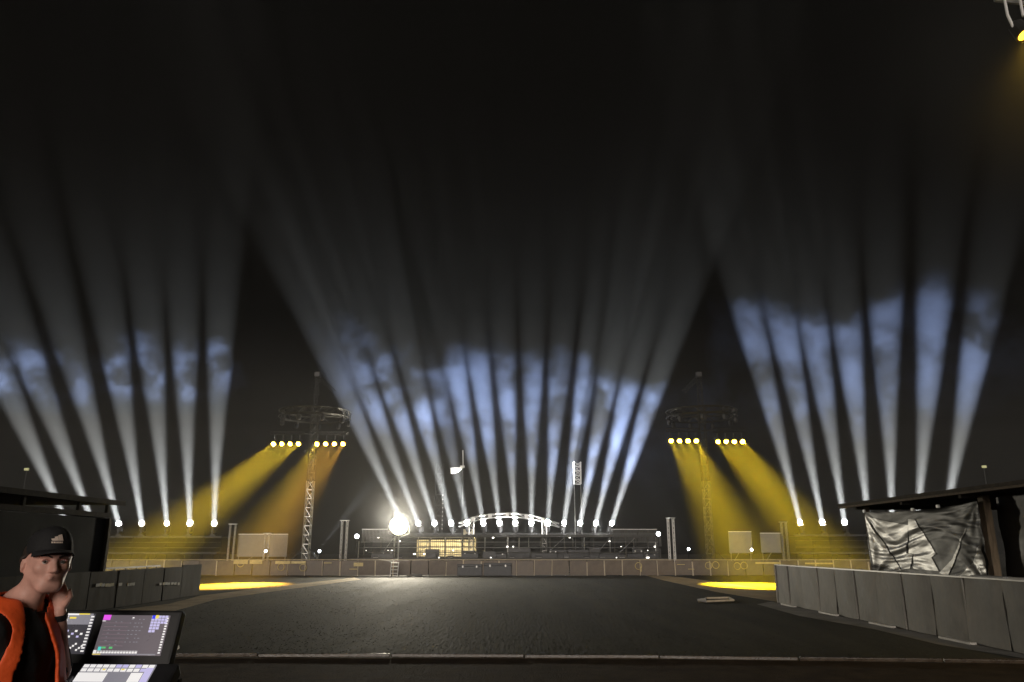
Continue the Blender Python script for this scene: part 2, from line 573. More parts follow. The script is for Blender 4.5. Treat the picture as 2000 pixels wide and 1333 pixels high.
Lsrc = [135, 186, 235, 279, 327, 371, 418]
Lsl = [-.44, -.386, -.274, -.158, -.09, -.03, .032]
Csrc = [789, 821, 852, 884, 915, 946, 977, 1007, 1038, 1069, 1100, 1131, 1161, 1192]
Ctop = [715, 755, 797, 840, 878, 915, 955, 996, 1039, 1082, 1126, 1164, 1203, 1246]
Rsrc = [1565, 1608, 1651, 1697, 1743, 1791, 1843]
Rsl = [-.25, -.2, -.157, -.11, -.035, .076, .18]
lamp_pts = {'left': [], 'centre': [], 'right': []}
for i, (x, s) in enumerate(zip(Lsrc, Lsl)):
    p = at(x, 1033, DL)
    lamp_pts['left'].append(p)
    searchlight(p, at(x + s * 200, 833, DL), f'white searchlight on the left wing platform, {ORD[i]} from the left', 'searchlights on the left wing')
for i, (x, tx) in enumerate(zip(Csrc, Ctop)):
    p = at(x, 1032, DL)
    lamp_pts['centre'].append(p)
    searchlight(p, at(tx, 860, DL), f'white searchlight on the main stage, {ORD[i]} from the left', 'searchlights along the main stage')
for i, (x, s) in enumerate(zip(Rsrc, Rsl)):
    p = at(x, 1030, DL)
    lamp_pts['right'].append(p)
    searchlight(p, at(x + s * 200, 830, DL), f'white searchlight on the right wing platform, {ORD[i]} from the left', 'searchlights on the right wing')

# spill from the lamp heads onto the deck round them
for k in (1, 3, 6, 8, 10, 12):
    pl_ = bpy.data.lights.new('lamp_spill', 'POINT')
    pl_.energy = 110
    pl_.color = WHITE
    pl_.shadow_soft_size = .2
    po_ = bpy.data.objects.new('lamp_spill', pl_)
    C.objects.link(po_)
    po_.location = lamp_pts['centre'][k] + Vector((.35, -.9, -.15))

# ------------------------------------------------------------------ main stage
def tpost(mb, a, b, w=0.3, r=0.025, bays=None, n=4):
    """square lattice truss from a to b (any direction)"""
    a, b = Vector(a), Vector(b)
    d = b - a
    Ln = d.length
    d.normalize()
    up = Vector((0, 0, 1)) if abs(d.z) < 0.9 else Vector((0, 1, 0))
    x = d.cross(up).normalized() * (w / 2)
    y = d.cross(x).normalized() * (w / 2)
    cs = [x + y, x - y, -x - y, -x + y]
    for c in cs:
        mb.tube(a + c, b + c, r, n)
    k = bays or max(2, int(Ln / (w * 1.3)))
    for i in range(k):
        s0, s1 = a + d * (Ln * i / k), a + d * (Ln * (i + 1) / k)
        for j in range(4):
            c0, c1 = cs[j], cs[(j + 1) % 4]
            if i % 2:
                c0, c1 = c1, c0
            mb.tube(s0 + c0, s1 + c1, r * 0.6, 3, cap=False)
            mb.tube(s0 + cs[j], s0 + cs[(j + 1) % 4], r * 0.6, 3, cap=False)
    return mb

zl = lamp_pts['centre'][0].z - 0.55          # top of the upper deck, lamps stand on it
X0, X1 = at(700, 1060, DL).x, at(1288, 1060, DL).x
st = thing('main_stage', 'long dark scaffold stage with rails and lamps across the far end of the field', 'stage', ((X0 + X1) / 2, DL, 0))
MB().box((X0 + .8, 59.0, zl - 0.14), (X1 - .8, 63.0, zl)).build('upper_deck', 'stage_deck', st)
bx0, bx1 = at(816, 1060, 61).x, at(928, 1060, 61).x
MB().box((X0 + .3, 59.0, 1.70), (bx0 - .1, 63.4, 1.80)).build('middle_deck', 'stage_deck', st)
MB().box((bx1 + .1, 59.0, 1.70), (X1 - .3, 63.4, 1.80)).build('middle_deck', 'stage_deck', st)
MB().box((X0, 57.0, 0.86), (X1, 64.0, 1.00)).build('lower_deck', 'stage_deck', st)
pm = MB().tube((0, 0, 0), (0, 0, 1), 0.04, 8).build('post', 'galv', st)
pm.location = (X0 + 0.4 - WPOS[st.name].x, -1.9, 0)
pm.data.transform(Matrix.Translation((WPOS[st.name].x, WPOS[st.name].y, 0)))
pm.scale = (1, 1, 2.2)
cx = WPOS[st.name].x
pmd = pm.data.copy()
pmd.materials[0] = M['tower_metal']
for px in [716, 742, 768, 815, 842, 870, 905, 932, 948, 992, 1014, 1033, 1057, 1075, 1101, 1117, 1139, 1159, 1191, 1200, 1222, 1240, 1262, 1280]:
    X = at(px, 1060, 59).x
    yy = rnd.choice([58.15, 58.9, 59.6])
    o_ = share('post', pm.data if rnd.random() < .35 else pmd, st, (X - cx, yy - DL, 0.02), None, (rnd.uniform(.8, 1.6), rnd.uniform(.8, 1.6), zl - 0.16))
for y0, z0, a, b in [(58.05, 2.14, 705, 1285), (58.05, 1.76, 712, 1130), (57.1, 1.40, 720, 1285), (57.05, 1.02, 700, 1288), (58.9, 2.52, 760, 1285), (58.95, zl + 0.02, 720, 1280)]:
    MB().tube((at(a, 1060, y0).x, y0, z0), (at(b, 1060, y0).x, y0, z0), 0.03, 6).build('rail', 'galv' if z0 in (2.14, 1.76) else 'tower_metal', st)
# diagonal braces
for a, b in [(815, 842), (1060, 1101), (1159, 1191), (1200, 1240), (742, 768)]:
    MB().tube((at(a, 1060, 58.6).x, 58.6, 1.05), (at(b, 1060, 58.6).x, 58.6, zl - 0.2), 0.028, 6).build('brace', 'galv', st)
# dark sheets added between the front posts to darken the lower stage
a = X0 + .2
while a < X1 - 1:
    wd = rnd.uniform(.8, 1.7)
    if rnd.random() < .7:
        hh = rnd.uniform(.35, .72)
        MB().cbox((a + wd / 2, 57.02 + rnd.uniform(0, .8), 1.0 + hh / 2), (wd - .06, .03, hh), .008).build('dark_filler', 'case_black', st)
    a += wd
# skin panels behind the upper level and at both ends
a = X0 + 0.6
k = 0
while a < X1 - 1.0:
    wdt = 1.9
    h = rnd.uniform(0.95, 1.05)
    MB().cbox((a + wdt / 2, 62.6 + rnd.uniform(-.03, .03), zl + 0.15 - h / 2 + 0.1), (wdt - 0.04, 0.05, h), 0.01).build('back_panel', 'stage_skin', st)
    MB().cbox((a + wdt / 2, 62.9 + rnd.uniform(-.03, .03), 1.28), (wdt - 0.05, 0.05, 0.8), 0.01).build('back_panel', 'stage_skin', st)
    a += wdt
# fence of slats at the left end and right end of the upper level
for (xa, xb, n) in [(708, 765, 22), (1196, 1282, 30)]:
    for i in range(n):
        X = at(xa + (xb - xa) * i / (n - 1), 1045, 58.7).x
        MB().box((X - 0.03, 58.68, 2.18), (X + 0.03, 58.71, zl + 0.42)).build('slat', 'pale_board' if xa < 900 else 'stage_skin', st)
    MB().box((at(xa, 1045, 58.7).x - .06, 58.715, zl + 0.40), (at(xb, 1045, 58.7).x + .06, 58.76, zl + 0.46)).build('rail', 'galv', st)
# cream slatted bay left of the canopy, lit from inside
bx0, bx1 = at(816, 1060, 61).x, at(928, 1060, 61).x
n = 30
for i in range(n):
    X = bx0 + (bx1 - bx0) * i / (n - 1)
    MB().box((X - 0.062 + rnd.uniform(-.01, .01), 60.98, 1.04), (X + 0.062, 61.02 + rnd.uniform(0, .02), zl - 0.2)).build('slat', 'cream_slat', st)
for z0 in (2.2, 1.83, 1.5, 1.25):
    MB().box((bx0, 60.90, z0 - 0.02), (bx1, 60.95, z0 + 0.02)).build('rail', 'dark_steel', st)
MB().box((bx0, 60.2, zl - 0.20), (bx1, 60.3, zl - 0.15)).build('strip_lamp', 'strip_warm', st)
MB().box((bx0, 60.06, zl - 0.30), (bx1, 60.10, zl - 0.145)).build('strip_shield', 'stage_deck', st)  # board added to hide the glowing strip lamp from view
MB().box((bx0, 60.1, 1.01), (bx1, 60.2, 1.05)).build('strip_lamp', 'strip_warm', st)
MB().box((bx0, 59.96, 1.002), (bx1, 60.0, 1.11)).build('strip_shield', 'stage_deck', st)
MB().box((at(905, 1040, 60.9).x, 60.9, zl - 0.10), (at(927, 1040, 60.9).x, 60.95, zl + 0.5)).build('back_panel', 'cream_slat', st)
# glowing flecks added as glints on posts and deck edges, not lamps
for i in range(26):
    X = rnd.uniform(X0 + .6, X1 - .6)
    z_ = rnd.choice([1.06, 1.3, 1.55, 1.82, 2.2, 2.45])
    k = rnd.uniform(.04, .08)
    MB().cbox((X, 56.98 + rnd.uniform(-.1, .02) if z_ < 1.1 else 57.96, z_), (k * rnd.uniform(1, 2.6), .03, k), .004).build('stage_glint', 'glint_white', st)
# stage equipment on the lower deck
for i, (px, w_, h_, lab) in enumerate([(757, .9, .55, 'low black equipment case on the left end of the stage deck'), (918, 1.2, .5, 'wide black equipment case below the lit cream slats'), (1080, 0.6, .62, 'upright black case right of the stage centre'), (1246, .75, .7, 'tall black case near the right end of the stage'), (1270, .9, .35, 'low dark case at the right end of the stage'), (970, 1.4, .42, 'long black case at the centre of the stage deck')]):
    X = at(px, 1080, 57.4).x
    t = thing('equipment_case', lab, 'case', (X, 57.5, 1.0), 'cases on the stage deck')
    MB().cbox((X, 57.5, 1.0 + h_ * .4), (w_, .5, h_ * .8), .02).build('case_body', 'case_black', t)
    MB().cbox((X, 57.5, 1.0 + h_ * .9), (w_ + .02, .52, h_ * .18), .02).build('lid', 'case_black', t)
    for s in (-1, 1):
        MB().box((X + s * w_ * .3 - .04, 57.228, 1.0 + h_ * .62), (X + s * w_ * .3 + .04, 57.238, 1.0 + h_ * .8)).build('latch', 'galv', t)
# wedge monitors and small boxes along the stage front
for i, px in enumerate([735, 782, 846, 880, 1000, 1026, 1052, 1106, 1145, 1176, 1214, 1232]):
    X = at(px, 1084, 57.3).x
    w_, h_ = rnd.uniform(.35, .6), rnd.uniform(.18, .34)
    t = thing('stage_monitor', f'small dark wedge monitor on the stage front edge, {ORD[i]} from the left', 'monitor', (X, 57.15, 1.0), 'wedge monitors along the stage front')
    MB().add([(X - w_ / 2, 57.05, 1.0), (X + w_ / 2, 57.05, 1.0), (X + w_ / 2, 57.45, 1.0), (X - w_ / 2, 57.45, 1.0), (X - w_ / 2, 57.12, 1.0 + h_), (X + w_ / 2, 57.12, 1.0 + h_), (X + w_ / 2, 57.40, 1.0 + h_ * .5), (X - w_ / 2, 57.40, 1.0 + h_ * .5)], [(0, 3, 2, 1), (4, 5, 6, 7), (0, 1, 5, 4), (1, 2, 6, 5), (2, 3, 7, 6), (3, 0, 4, 7)]).build('cabinet', 'case_black', t)
    MB().box((X - w_ * .4, 57.03, 1.0 + h_ * .25), (X + w_ * .4, 57.045, 1.0 + h_ * .3)).build('trim', rnd.choice(['galv', 'white_paint', 'dark_steel']), t)
# red work light under the stage edge
t = thing('work_light', 'small red work light glowing at the foot of the stage centre', 'lamp', (at(1000, 1106, 56.3).x, 56.3, 0.55))
c = WPOS[t.name]
MB().cbox(c + Vector((0, 0, 0.18)), (0.30, 0.06, 0.26), .02).build('lens', 'red_light', t)
MB().cbox(c + Vector((0, .08, 0.18)), (0.36, 0.10, 0.32), .02).build('housing', 'black_plastic', t)
MB().tube(c + Vector((0, .08, 0.03)), c + Vector((0, .08, -.55)), 0.025).build('stand', 'dark_steel', t)

# canopy arch over the stage centre
ct = thing('stage_canopy', 'white arched canopy truss over the middle of the main stage', 'canopy', (at(990, 1060, 59.6).x, 59.6, 1.0))
arch_px = [(896, 1022), (910, 1017), (925, 1011), (940, 1007.5), (957, 1005), (975, 1003.5), (991, 1003), (1010, 1003.5), (1028, 1006), (1045, 1008.5), (1060, 1013), (1076, 1018.5), (1092, 1023)]
ap = [at(x, y, 59.72) for x, y in arch_px]
for yy in (-.32, .32):
    mb = MB()
    mb.path([p + Vector((0, yy, 0)) for p in ap], 0.05, 6)
    mb.path([p + Vector((0, yy, -.26)) for p in ap], 0.04, 6)
    for p, q in zip(ap[:-1], ap[1:]):
        mb.tube(p + Vector((0, yy, 0)), q + Vector((0, yy, -.26)), .02, 4)
    mb.build('arch_truss', 'truss_alu', ct)
for p in ap[2:-2:2]:
    MB().cbox(p + Vector((0, 0, -.12)), (.26, .8, .30), .03).build('arch_glint', 'white_paint', ct)  # white blocks painted where the beams brighten the arch
for x in (921, 1063):
    P_ = at(x, 1020, 59.72)
    mb = MB()
    tpost(mb, (P_.x, P_.y, 1.0), (P_.x, P_.y, P_.z), 0.34, 0.03)
    mb.build('leg', 'truss_alu', ct)

# truss masts behind the stage and a beam-lit mast tip shaped as a jib
for (x, ytop, lab, m_, dy) in [(856, 905, 'dark lattice mast rising behind the lit cream slats', 'dark_steel', 63.5), (1130, 903, 'tall slim mast with a brightly lit lattice head behind the stage', 'truss_alu', 60.25)]:
    P_ = at(x, 1040, dy)
    top = at(x, ytop, dy).z
    t = thing('lattice_mast', lab, 'mast', (P_.x, dy, 0))
    if x < 1000:
        mb = MB(); tpost(mb, (P_.x, dy, 0), (P_.x, dy, top), .62, .035); mb.build('mast_section', m_, t)
        for i in range(9):
            z_ = 3.2 + i * .33
            MB().cbox((P_.x + .33, dy - .34, z_), (.07, .03, .10), .01).build('clamp', 'galv', t)
    else:
        zb = at(x, 946, dy).z
        mb = MB(); tpost(mb, (P_.x, dy, zb), (P_.x, dy, top), .52, .045, bays=5); mb.build('mast_head', 'white_paint', t)
        for s in (-.25, .25):
            MB().tube((P_.x + s, dy, 0), (P_.x + s, dy, zb), .03, 6).build('guide_pole', 'galv', t)
t = thing('mast_tip', 'beam-lit mast tip shaped as a white curved arm with a thin upright pole above the stage', 'jib', (at(903, 1030, 60.3).x, 60.3, 0))
pz = [at(880, 920, 60.1), at(888, 919, 60.1), at(896, 917.5, 60.1), at(902, 914.5, 60.1), at(906, 911, 60.1)]
mb = MB()
hts = [.21, .18, .12, .08, .06]
for (p, h0), (q, h1) in zip(zip(pz[:-1], hts[:-1]), zip(pz[1:], hts[1:])):
    vs = [p + Vector((0, -.12, h0)), p + Vector((0, .12, h0)), p + Vector((0, .12, -h0)), p + Vector((0, -.12, -h0)), q + Vector((0, -.12, h1)), q + Vector((0, .12, h1)), q + Vector((0, .12, -h1)), q + Vector((0, -.12, -h1))]
    mb.add(vs, [(0, 3, 2, 1), (4, 5, 6, 7), (0, 1, 5, 4), (3, 7, 6, 2), (0, 4, 7, 3), (1, 2, 6, 5)])
mb.build('arm', 'white_paint', t)
MB().cbox(at(903, 912, 60.1), (.34, .30, .16), .04).build('pivot', 'white_paint', t)
MB().tube(at(904.5, 911, 60.1), at(904, 880, 60.1), .04, 6).build('upright_pole', 'white_paint', t)
MB().tube((WPOS[t.name].x, 60.3, 0), at(904, 912, 60.3), .05, 6).build('support_pole', 'dark_steel', t)

# ------------------------------------------------------------------ big floodlight and small lamps
t = thing('floodlight', 'dazzling warm white floodlight, its lens widened to the glare, on a stand left of the stage', 'floodlight', (at(779, 1027, 56.2).x, 56.2, 0))
fp = at(779, 1027, 56.2)
rot = Vector((0.12, -1, -.02)).to_track_quat('Z', 'Y').to_matrix()
MB().lathe([(0.25, -0.5), (0.48, -0.36), (0.66, -0.05), (0.68, 0.0), (0.62, 0.0)], 24, fp, rot).build('reflector_housing', 'galv', t)
MB().lathe([(0.62, -0.01), (0.58, 0.10), (0.42, 0.17), (0.2, 0.205), (0.02, 0.21)], 24, fp, rot).build('lens', 'lens_flood', t, smooth=True)  # lens built oversized, so the glare round the lamp is in its shape
MB().tube((fp.x, 56.35, 0.12), (fp.x, 56.35, fp.z - .3), 0.06, 8).build('stand', 'galv', t)
mb = MB()
for s in (-1, 1):
    mb.path([Vector((fp.x, 56.35, fp.z - .85)), Vector((fp.x + s * .74, 56.3, fp.z - .55)), Vector((fp.x + s * .74, 56.3, fp.z))], .035, 6)
mb.build('yoke', 'galv', t)
for k in range(3):
    an = k * 2.094 + .4
    MB().tube((fp.x, 56.35, .8), (fp.x + .8 * math.cos(an), 56.35 + .8 * math.sin(an), .03), .03, 6).build('leg', 'galv', t)
fl = spot(fp + rot @ Vector((0, 0, .32)), fp + rot @ Vector((0, 0, 5)) + Vector((0, 0, 2.2)), 15000, 168, (1.0, .91, .72), 1.0, 0.45, name='flood_glow')

def small_flood(px, py, Y, label, lensm, r=.16, power=0, aim=None, deg=14, col=(1, 1, 1), name='floodlight'):
    p = at(px, py, Y)
    t = thing(name, label, 'floodlight', (p.x, p.y + .1, 0))
    rot = Vector((0, -1, .12)).to_track_quat('Z', 'Y').to_matrix()
    MB().lathe([(r * .5, -.3), (r, -.16), (r * 1.1, 0), (r * .95, 0)], 12, p, rot).build('housing', 'black_plastic', t)
    MB().lathe([(r * .95, -.01), (r * .7, .05), (.02, .07)], 12, p, rot).build('lens', lensm, t, smooth=True)
    MB().tube((p.x, p.y + .1, .0), (p.x, p.y + .1, p.z - r * .6), .03, 6).build('stand', 'dark_steel', t)
    if power:
        spot(p + Vector((0, -.15, .1)), aim, power, deg, col, .3, .06)
    return t
small_flood(697, 1048, 57.6, 'small white floodlight at the left corner of the stage', 'lens_cool', .17)
small_flood(1286, 1043, 57.6, 'pinkish white floodlight at the right corner of the stage', 'lens_cool', .17)
small_flood(624, 1077, 54.8, 'small white spotlight on the ground right of the left tower', 'lens_cool', .10, 2.5e4, at(720, 950, 56), 9, (.85, .92, 1))
small_flood(519, 1077, 54.8, 'small white spotlight in front of the pale board', 'lens_cool', .10, 8e3, at(460, 1035, 54.8), 8, (1, .95, .8))
small_flood(1345, 1073, 54.8, 'small white spotlight on the ground left of the right tower', 'lens_cool', .10, 8e3, at(1230, 890, 58), 8, (.9, .95, 1))
small_flood(1468, 1074, 54.8, 'small white spotlight between the two pale boards', 'lens_cool', .10)

# ------------------------------------------------------------------ lighting towers with ring trusses
def yellow_lamp_meshes():
    cl = MB().box((-.03, -.03, .24), (.03, .03, .50)).box((-.05, -.05, .46), (.05, .05, .52)).build('clamp', 'dark_steel')
    bd = MB().lathe([(.08, -.24), (.15, -.18), (.18, 0), (.19, .08), (.17, .08)], 14).build('housing', 'black_plastic')
    ly = MB().lathe([(.17, .06), (.15, .12), (.08, .16), (.01, .17)], 14).build('lens', 'lens_yellow', smooth=True)
    lo = MB().lathe([(.17, .06), (.15, .12), (.08, .16), (.01, .17)], 14).build('lens', 'lens_orange', smooth=True)
    out = [o.data for o in (cl, bd, ly, lo)]
    for o in (cl, bd, ly, lo):
        bpy.data.objects.remove(o)
    return out
YM = yellow_lamp_meshes()

def yellow_lamp(p, q, label, group, orange, power, deg, col):
    t = thing('stage_lamp', label, 'stage lamp', (p.x, p.y, p.z), group)
    share('clamp', YM[0], t, (0, 0, 0))
    d = (Vector(q) - Vector(p)).normalized()
    h = share('housing', YM[1], t, (0, 0, 0), d.to_track_quat('Z', 'X').to_euler())
    l = bpy.data.objects.new('lens', YM[3] if orange else YM[2])
    C.objects.link(l)
    l.parent = h
    s = spot(Vector((0, 0, 0)), Vector((0, 0, 1)), power, deg, col, 1.0, .14)
    s.data.use_soft_falloff = False
    s.parent = h
    s.location = (0, 0, .26)
    s.rotation_euler = (math.pi, 0, 0)

def ring_truss(mb, c, rx, h, n=28):
    for r_ in (rx, rx - .32):
        for z_ in (0, -h):
            pts = [c + Vector((r_ * math.cos(t), r_ * math.sin(t), z_)) for t in np.linspace(0, 2 * math.pi, n + 1)]
            mb.path(pts, .035, 4)
    for i in range(n):
        t0, t1 = 2 * math.pi * i / n, 2 * math.pi * (i + 1) / n
        for r_ in (rx, rx - .32):
            a_ = c + Vector((r_ * math.cos(t0), r_ * math.sin(t0), 0 if i % 2 else -h))
            b_ = c + Vector((r_ * math.cos(t1), r_ * math.sin(t1), -h if i % 2 else 0))
            mb.tube(a_, b_, .022, 3)
        mb.tube(c + Vector((rx * math.cos(t0), rx * math.sin(t0), 0)), c + Vector(((rx - .32) * math.cos(t0), (rx - .32) * math.sin(t0), 0)), .022, 3)
    return mb

TY = 52.5
def tower(xm, xr0, xr1, yring, ybar, bars, aims, side, cols):
    base = at(xm, 1085, TY)
    ctr = at((xr0 + xr1) / 2, yring, TY)
    X = (base.x + ctr.x) / 2
    lab = f'lattice lighting tower with a ring truss and yellow lamps, on the {side} of the stage'
    t = thing('lighting_tower', lab, 'lighting tower', (X, TY, 0), 'ring lighting towers')
    rr = (at(xr1, yring, TY).x - at(xr0, yring, TY).x) / 2
    ctop = ctr.z
    zs_ = at(xm, 940, TY).z
    mb = MB(); tpost(mb, (X, TY, .2), (X, TY, zs_), .42, .035); mb.build('mast', 'galv' if side == 'left' else 'tower_metal', t)  # lower mast paler, upper darker: floodlight reach painted into the metal
    mb = MB(); tpost(mb, (X, TY, zs_), (X, TY, ctop + .6), .42, .03); mb.build('upper_mast', 'tower_dark', t)
    MB().cbox((X, TY, .1), (1.6, 1.6, .2), .02).build('base_plate', 'dark_steel', t)
    for s in (-1, 1):
        MB().tube((X + s * 1.5, TY - .8, .05), (X, TY, 2.0), .035, 6).build('outrigger', 'dark_steel', t)
    mb = MB(); ring_truss(mb, Vector((X, TY, ctop + .25)), rr, .42); mb.build('ring_truss', 'tower_dark', t)
    mb = MB()
    for k in range(4):
        an = k * math.pi / 2 + .6
        mb.tube((X, TY, ctop + .05), (X + rr * math.cos(an), TY + rr * math.sin(an), ctop + .05), .04, 5)
    mb.build('spokes', 'tower_dark', t)
    for k in range(9):
        an = k * 2 * math.pi / 9 + .3
        q_ = Vector((X + (rr - .16) * math.cos(an), TY + (rr - .16) * math.sin(an), ctop - .45))
        MB().lathe([(.06, -.22), (.14, -.16), (.16, .1), (.05, .2)], 8, q_).tube(q_ + Vector((0, 0, .18)), q_ + Vector((0, 0, .32)), .03).build('hanging_unit', 'dark_steel', t)
    # top jib
    jt = at(xm + 3, 735, TY).z
    mb = MB(); tpost(mb, (X, TY, ctop + .6), (X, TY, jt), .30, .02); mb.build('top_mast', 'dark_steel', t)
    mb = MB(); tpost(mb, (X, TY, jt), (X + (1.2 if side == 'left' else -1.1), TY, jt - 1.1), .28, .02); mb.build('top_jib', 'dark_steel', t)
    MB().cbox((X, TY, jt + .1), (.4, .4, .35), .04).build('winch', 'dark_steel', t)
    zb = at(xm, ybar, TY).z
    for (a_, b_), in zip([bars[0], bars[1]]) if False else [((bars[0]),), ((bars[1]),)]:
        xa, xb = at(a_, ybar, TY - .5).x - .3, at(b_, ybar, TY - .5).x + .3
        mb = MB(); tpost(mb, (xa, TY - .5, zb + .62), (xb, TY - .5, zb + .62), .22, .02); mb.build('lamp_bar', 'dark_steel', t)
        xi = xa if abs(xa - X) < abs(xb - X) else xb
        MB().tube((xi, TY - .5, zb + .62), (X, TY, zb + .62), .05, 6).build('bar_bracket', 'dark_steel', t)
    for g in (0, 1):
        a_, b_ = bars[g]
        for i in range(4):
            x = a_ + (b_ - a_) * i / 3
            k = g * 4 + i
            p = at(x, ybar + (1.5 if (side == 'right' and g) else 0), TY - .5)
            ax, ay = aims[g]
            q = ground(ax + i * 14, ay)
            yellow_lamp(p, q, f'{"orange" if cols[k][0] else "yellow"} stage lamp on the {side} tower, {ORD[k]} from the left', f'lamps on the {side} tower', cols[k][0], cols[k][1], cols[k][2], cols[k][3])
    return t

YEL = (1.0, .68, .03)
AMB = (1.0, .52, .05)
tower(601, 543, 680, 812, 866, [(536, 585), (620, 671)], [(200, 1143), (440, 1143)], 'left',
      [(False, 2.0e5, 17, YEL)] * 4 + [(False, 1.5e5, 17, YEL), (True, 1.5e5, 17, AMB), (True, 1.5e5, 17, AMB), (True, 1.5e5, 17, AMB)])
tower(1382, 1307, 1443, 811, 860, [(1310, 1359), (1401, 1449)], [(1455, 1143), (1625, 1143)], 'right',
      [(False, 1.9e5, 17, (1.0, .69, .012))] * 8)
# ------------------------------------------------------------------ wings, truss columns, boards
def wing(xa, xb, ps, side):
    Xa, Xb = at(xa, 1060, 60).x, at(xb, 1060, 60).x
    zt = ps[0].z - .55
    t = thing('wing_platform', f'low scaffold platform carrying searchlights on the {side} wing', 'scaffold', ((Xa + Xb) / 2, 60, 0), 'scaffold wings')
    MB().box((Xa, 59.2, zt - .12), (Xb, 61.6, zt)).build('deck', 'stage_deck', t)
    MB().box((Xa, 58.4, 1.30), (Xb, 61.9, 1.40)).build('deck', 'stage_deck', t)
    n = int((Xb - Xa) / 1.25)
    for i in range(n + 1):
        X = Xa + (Xb - Xa) * i / n
        MB().tube((X, 59.15, 0), (X, 59.15, zt + .02 + (.3 if i % 3 == 0 else 0)), .022, 6).build('post', 'dark_steel', t)
    for z_ in (zt - .45, zt - .85, 1.75, 1.42):
        MB().tube((Xa, 59.08, z_), (Xb, 59.08, z_), .025, 6).build('rail', 'tower_metal', t)
    for i in range(0, n, 2):
        X = Xa + (Xb - Xa) * i / n
        MB().tube((X, 59.2, .3), (X + (Xb - Xa) / n, 59.2, zt - .2), .02, 6).build('brace', 'dark_steel', t)
        MB().cbox((X + .6, 61.95, .9), (1.1, .05, 1.0), .01).build('skin_panel', 'stage_skin', t)
wing(100, 440, lamp_pts['left'], 'left')
wing(1545, 1880, lamp_pts['right'], 'right')

def columns(xa, xb, y0, y1, Y, label, m='white_paint', w=.30, base=True):
    X0_, X1_ = at(xa, y1, Y).x, at(xb, y1, Y).x
    zt = at(xa, y0, Y).z
    t = thing('truss_column', label, 'truss', ((X0_ + X1_) / 2, Y, 0), 'short truss columns beside the stage')
    for X in (X0_, X1_):
        mb = MB(); tpost(mb, (X, Y, .1), (X, Y, zt), w * .62, .02); mb.build('column', m, t)
    MB().cbox(((X0_ + X1_) / 2, Y, zt + .03), (abs(X1_ - X0_) + w + .1, w + .1, .05), .01).build('top_plate', 'galv', t)
    MB().cbox(((X0_ + X1_) / 2, Y, .05), (abs(X1_ - X0_) + w + .5, w + .6, .1), .01).build('base_plate', 'dark_steel', t)
columns(445, 455, 1025, 1085, 57, 'pair of slim truss columns right of the left wing', 'galv', .14)
columns(515, 523, 1043, 1085, 55.2, 'short pair of truss columns before the pale board', 'galv', .14)
columns(665, 675, 1018, 1085, 56, 'pair of pale truss columns left of the stage', 'truss_alu', .2)
columns(1308, 1318, 1013, 1085, 56, 'pair of white truss columns right of the stage', 'white_paint', .2)
columns(1531, 1540, 1021, 1085, 57, 'pair of slim truss columns left of the right wing', 'galv', .16)

def board(xa, xb, y0, y1, Y, label):
    a_, b_ = at(xa, y1, Y), at(xb, y0, Y)
    t = thing('screen_board', label, 'board', ((a_.x + b_.x) / 2, Y, 0), 'pale boards beside the stage')
    MB().cbox(((a_.x + b_.x) / 2, Y, (a_.z + b_.z) / 2), (b_.x - a_.x, .06, b_.z - a_.z), .015).build('panel', 'pale_board', t)
    for X in (a_.x + .12, b_.x - .12):
        MB().tube((X, Y + .07, 0), (X, Y + .07, b_.z - .1), .035, 6).build('leg', 'galv', t)
    MB().tube((a_.x + .12, Y + .07, 0.5), (b_.x - .12, Y + .07, b_.z - .2), .025, 6).build('brace', 'galv', t)
    MB().box((a_.x, Y - .05, b_.z - .06), (b_.x, Y - .032, b_.z)).build('top_edge', 'white_paint', t)
board(462, 563, 1043, 1088, 57.5, 'wide pale grey board right of the left wing')
board(1425, 1467, 1038, 1081, 57.5, 'square pale board beside the right tower')
board(1487, 1529, 1041, 1080, 57.5, 'square pale board next to the right truss columns')

# covered machine at the foot of the left tower
for (px, Y, h_, w_, lab) in [(608, 54.2, 1.5, .9, 'dark covered machine with a hose at the foot of the left tower'), (548, 54.0, .75, 1.0, 'low dark heap of cases before the pale board'), (1330, 54.4, .9, 1.0, 'dark equipment trolley right of the white truss columns'), (1410, 54.4, .8, .8, 'dark crate at the foot of the right tower')]:
    P_ = ground(px, 1122)
    X = at(px, 1085, Y).x
    t = thing('covered_machine', lab, 'equipment', (X, Y, 0))
    mb = MB()
    prof = [(.9, 0), (1.0, .2), (.95, .55), (.75, .8), (.45, .95), (.1, 1.0)]
    vs = []
    for r_, z_ in prof:
        for i in range(14):
            an = 2 * math.pi * i / 14
            k = 1 + .12 * math.sin(an * 3 + z_ * 5) + rnd.uniform(-.05, .05)
            vs.append((X + r_ * k * w_ / 2 * math.cos(an), Y + r_ * k * .4 * math.sin(an), z_ * h_))
    fs = [(j * 14 + i, j * 14 + (i + 1) % 14, (j + 1) * 14 + (i + 1) % 14, (j + 1) * 14 + i) for j in range(5) for i in range(14)] + [tuple(range(70, 84))]
    mb.add(vs, fs).build('cover', 'case_black', t)
    pts = [Vector((X + .35 * w_ + .22 * math.sin(a_), Y - .42, h_ * .55 + .32 * math.cos(a_) * h_)) for a_ in np.linspace(0, math.pi, 9)]
    MB().path(pts, .035, 6).build('hose', 'galv', t)

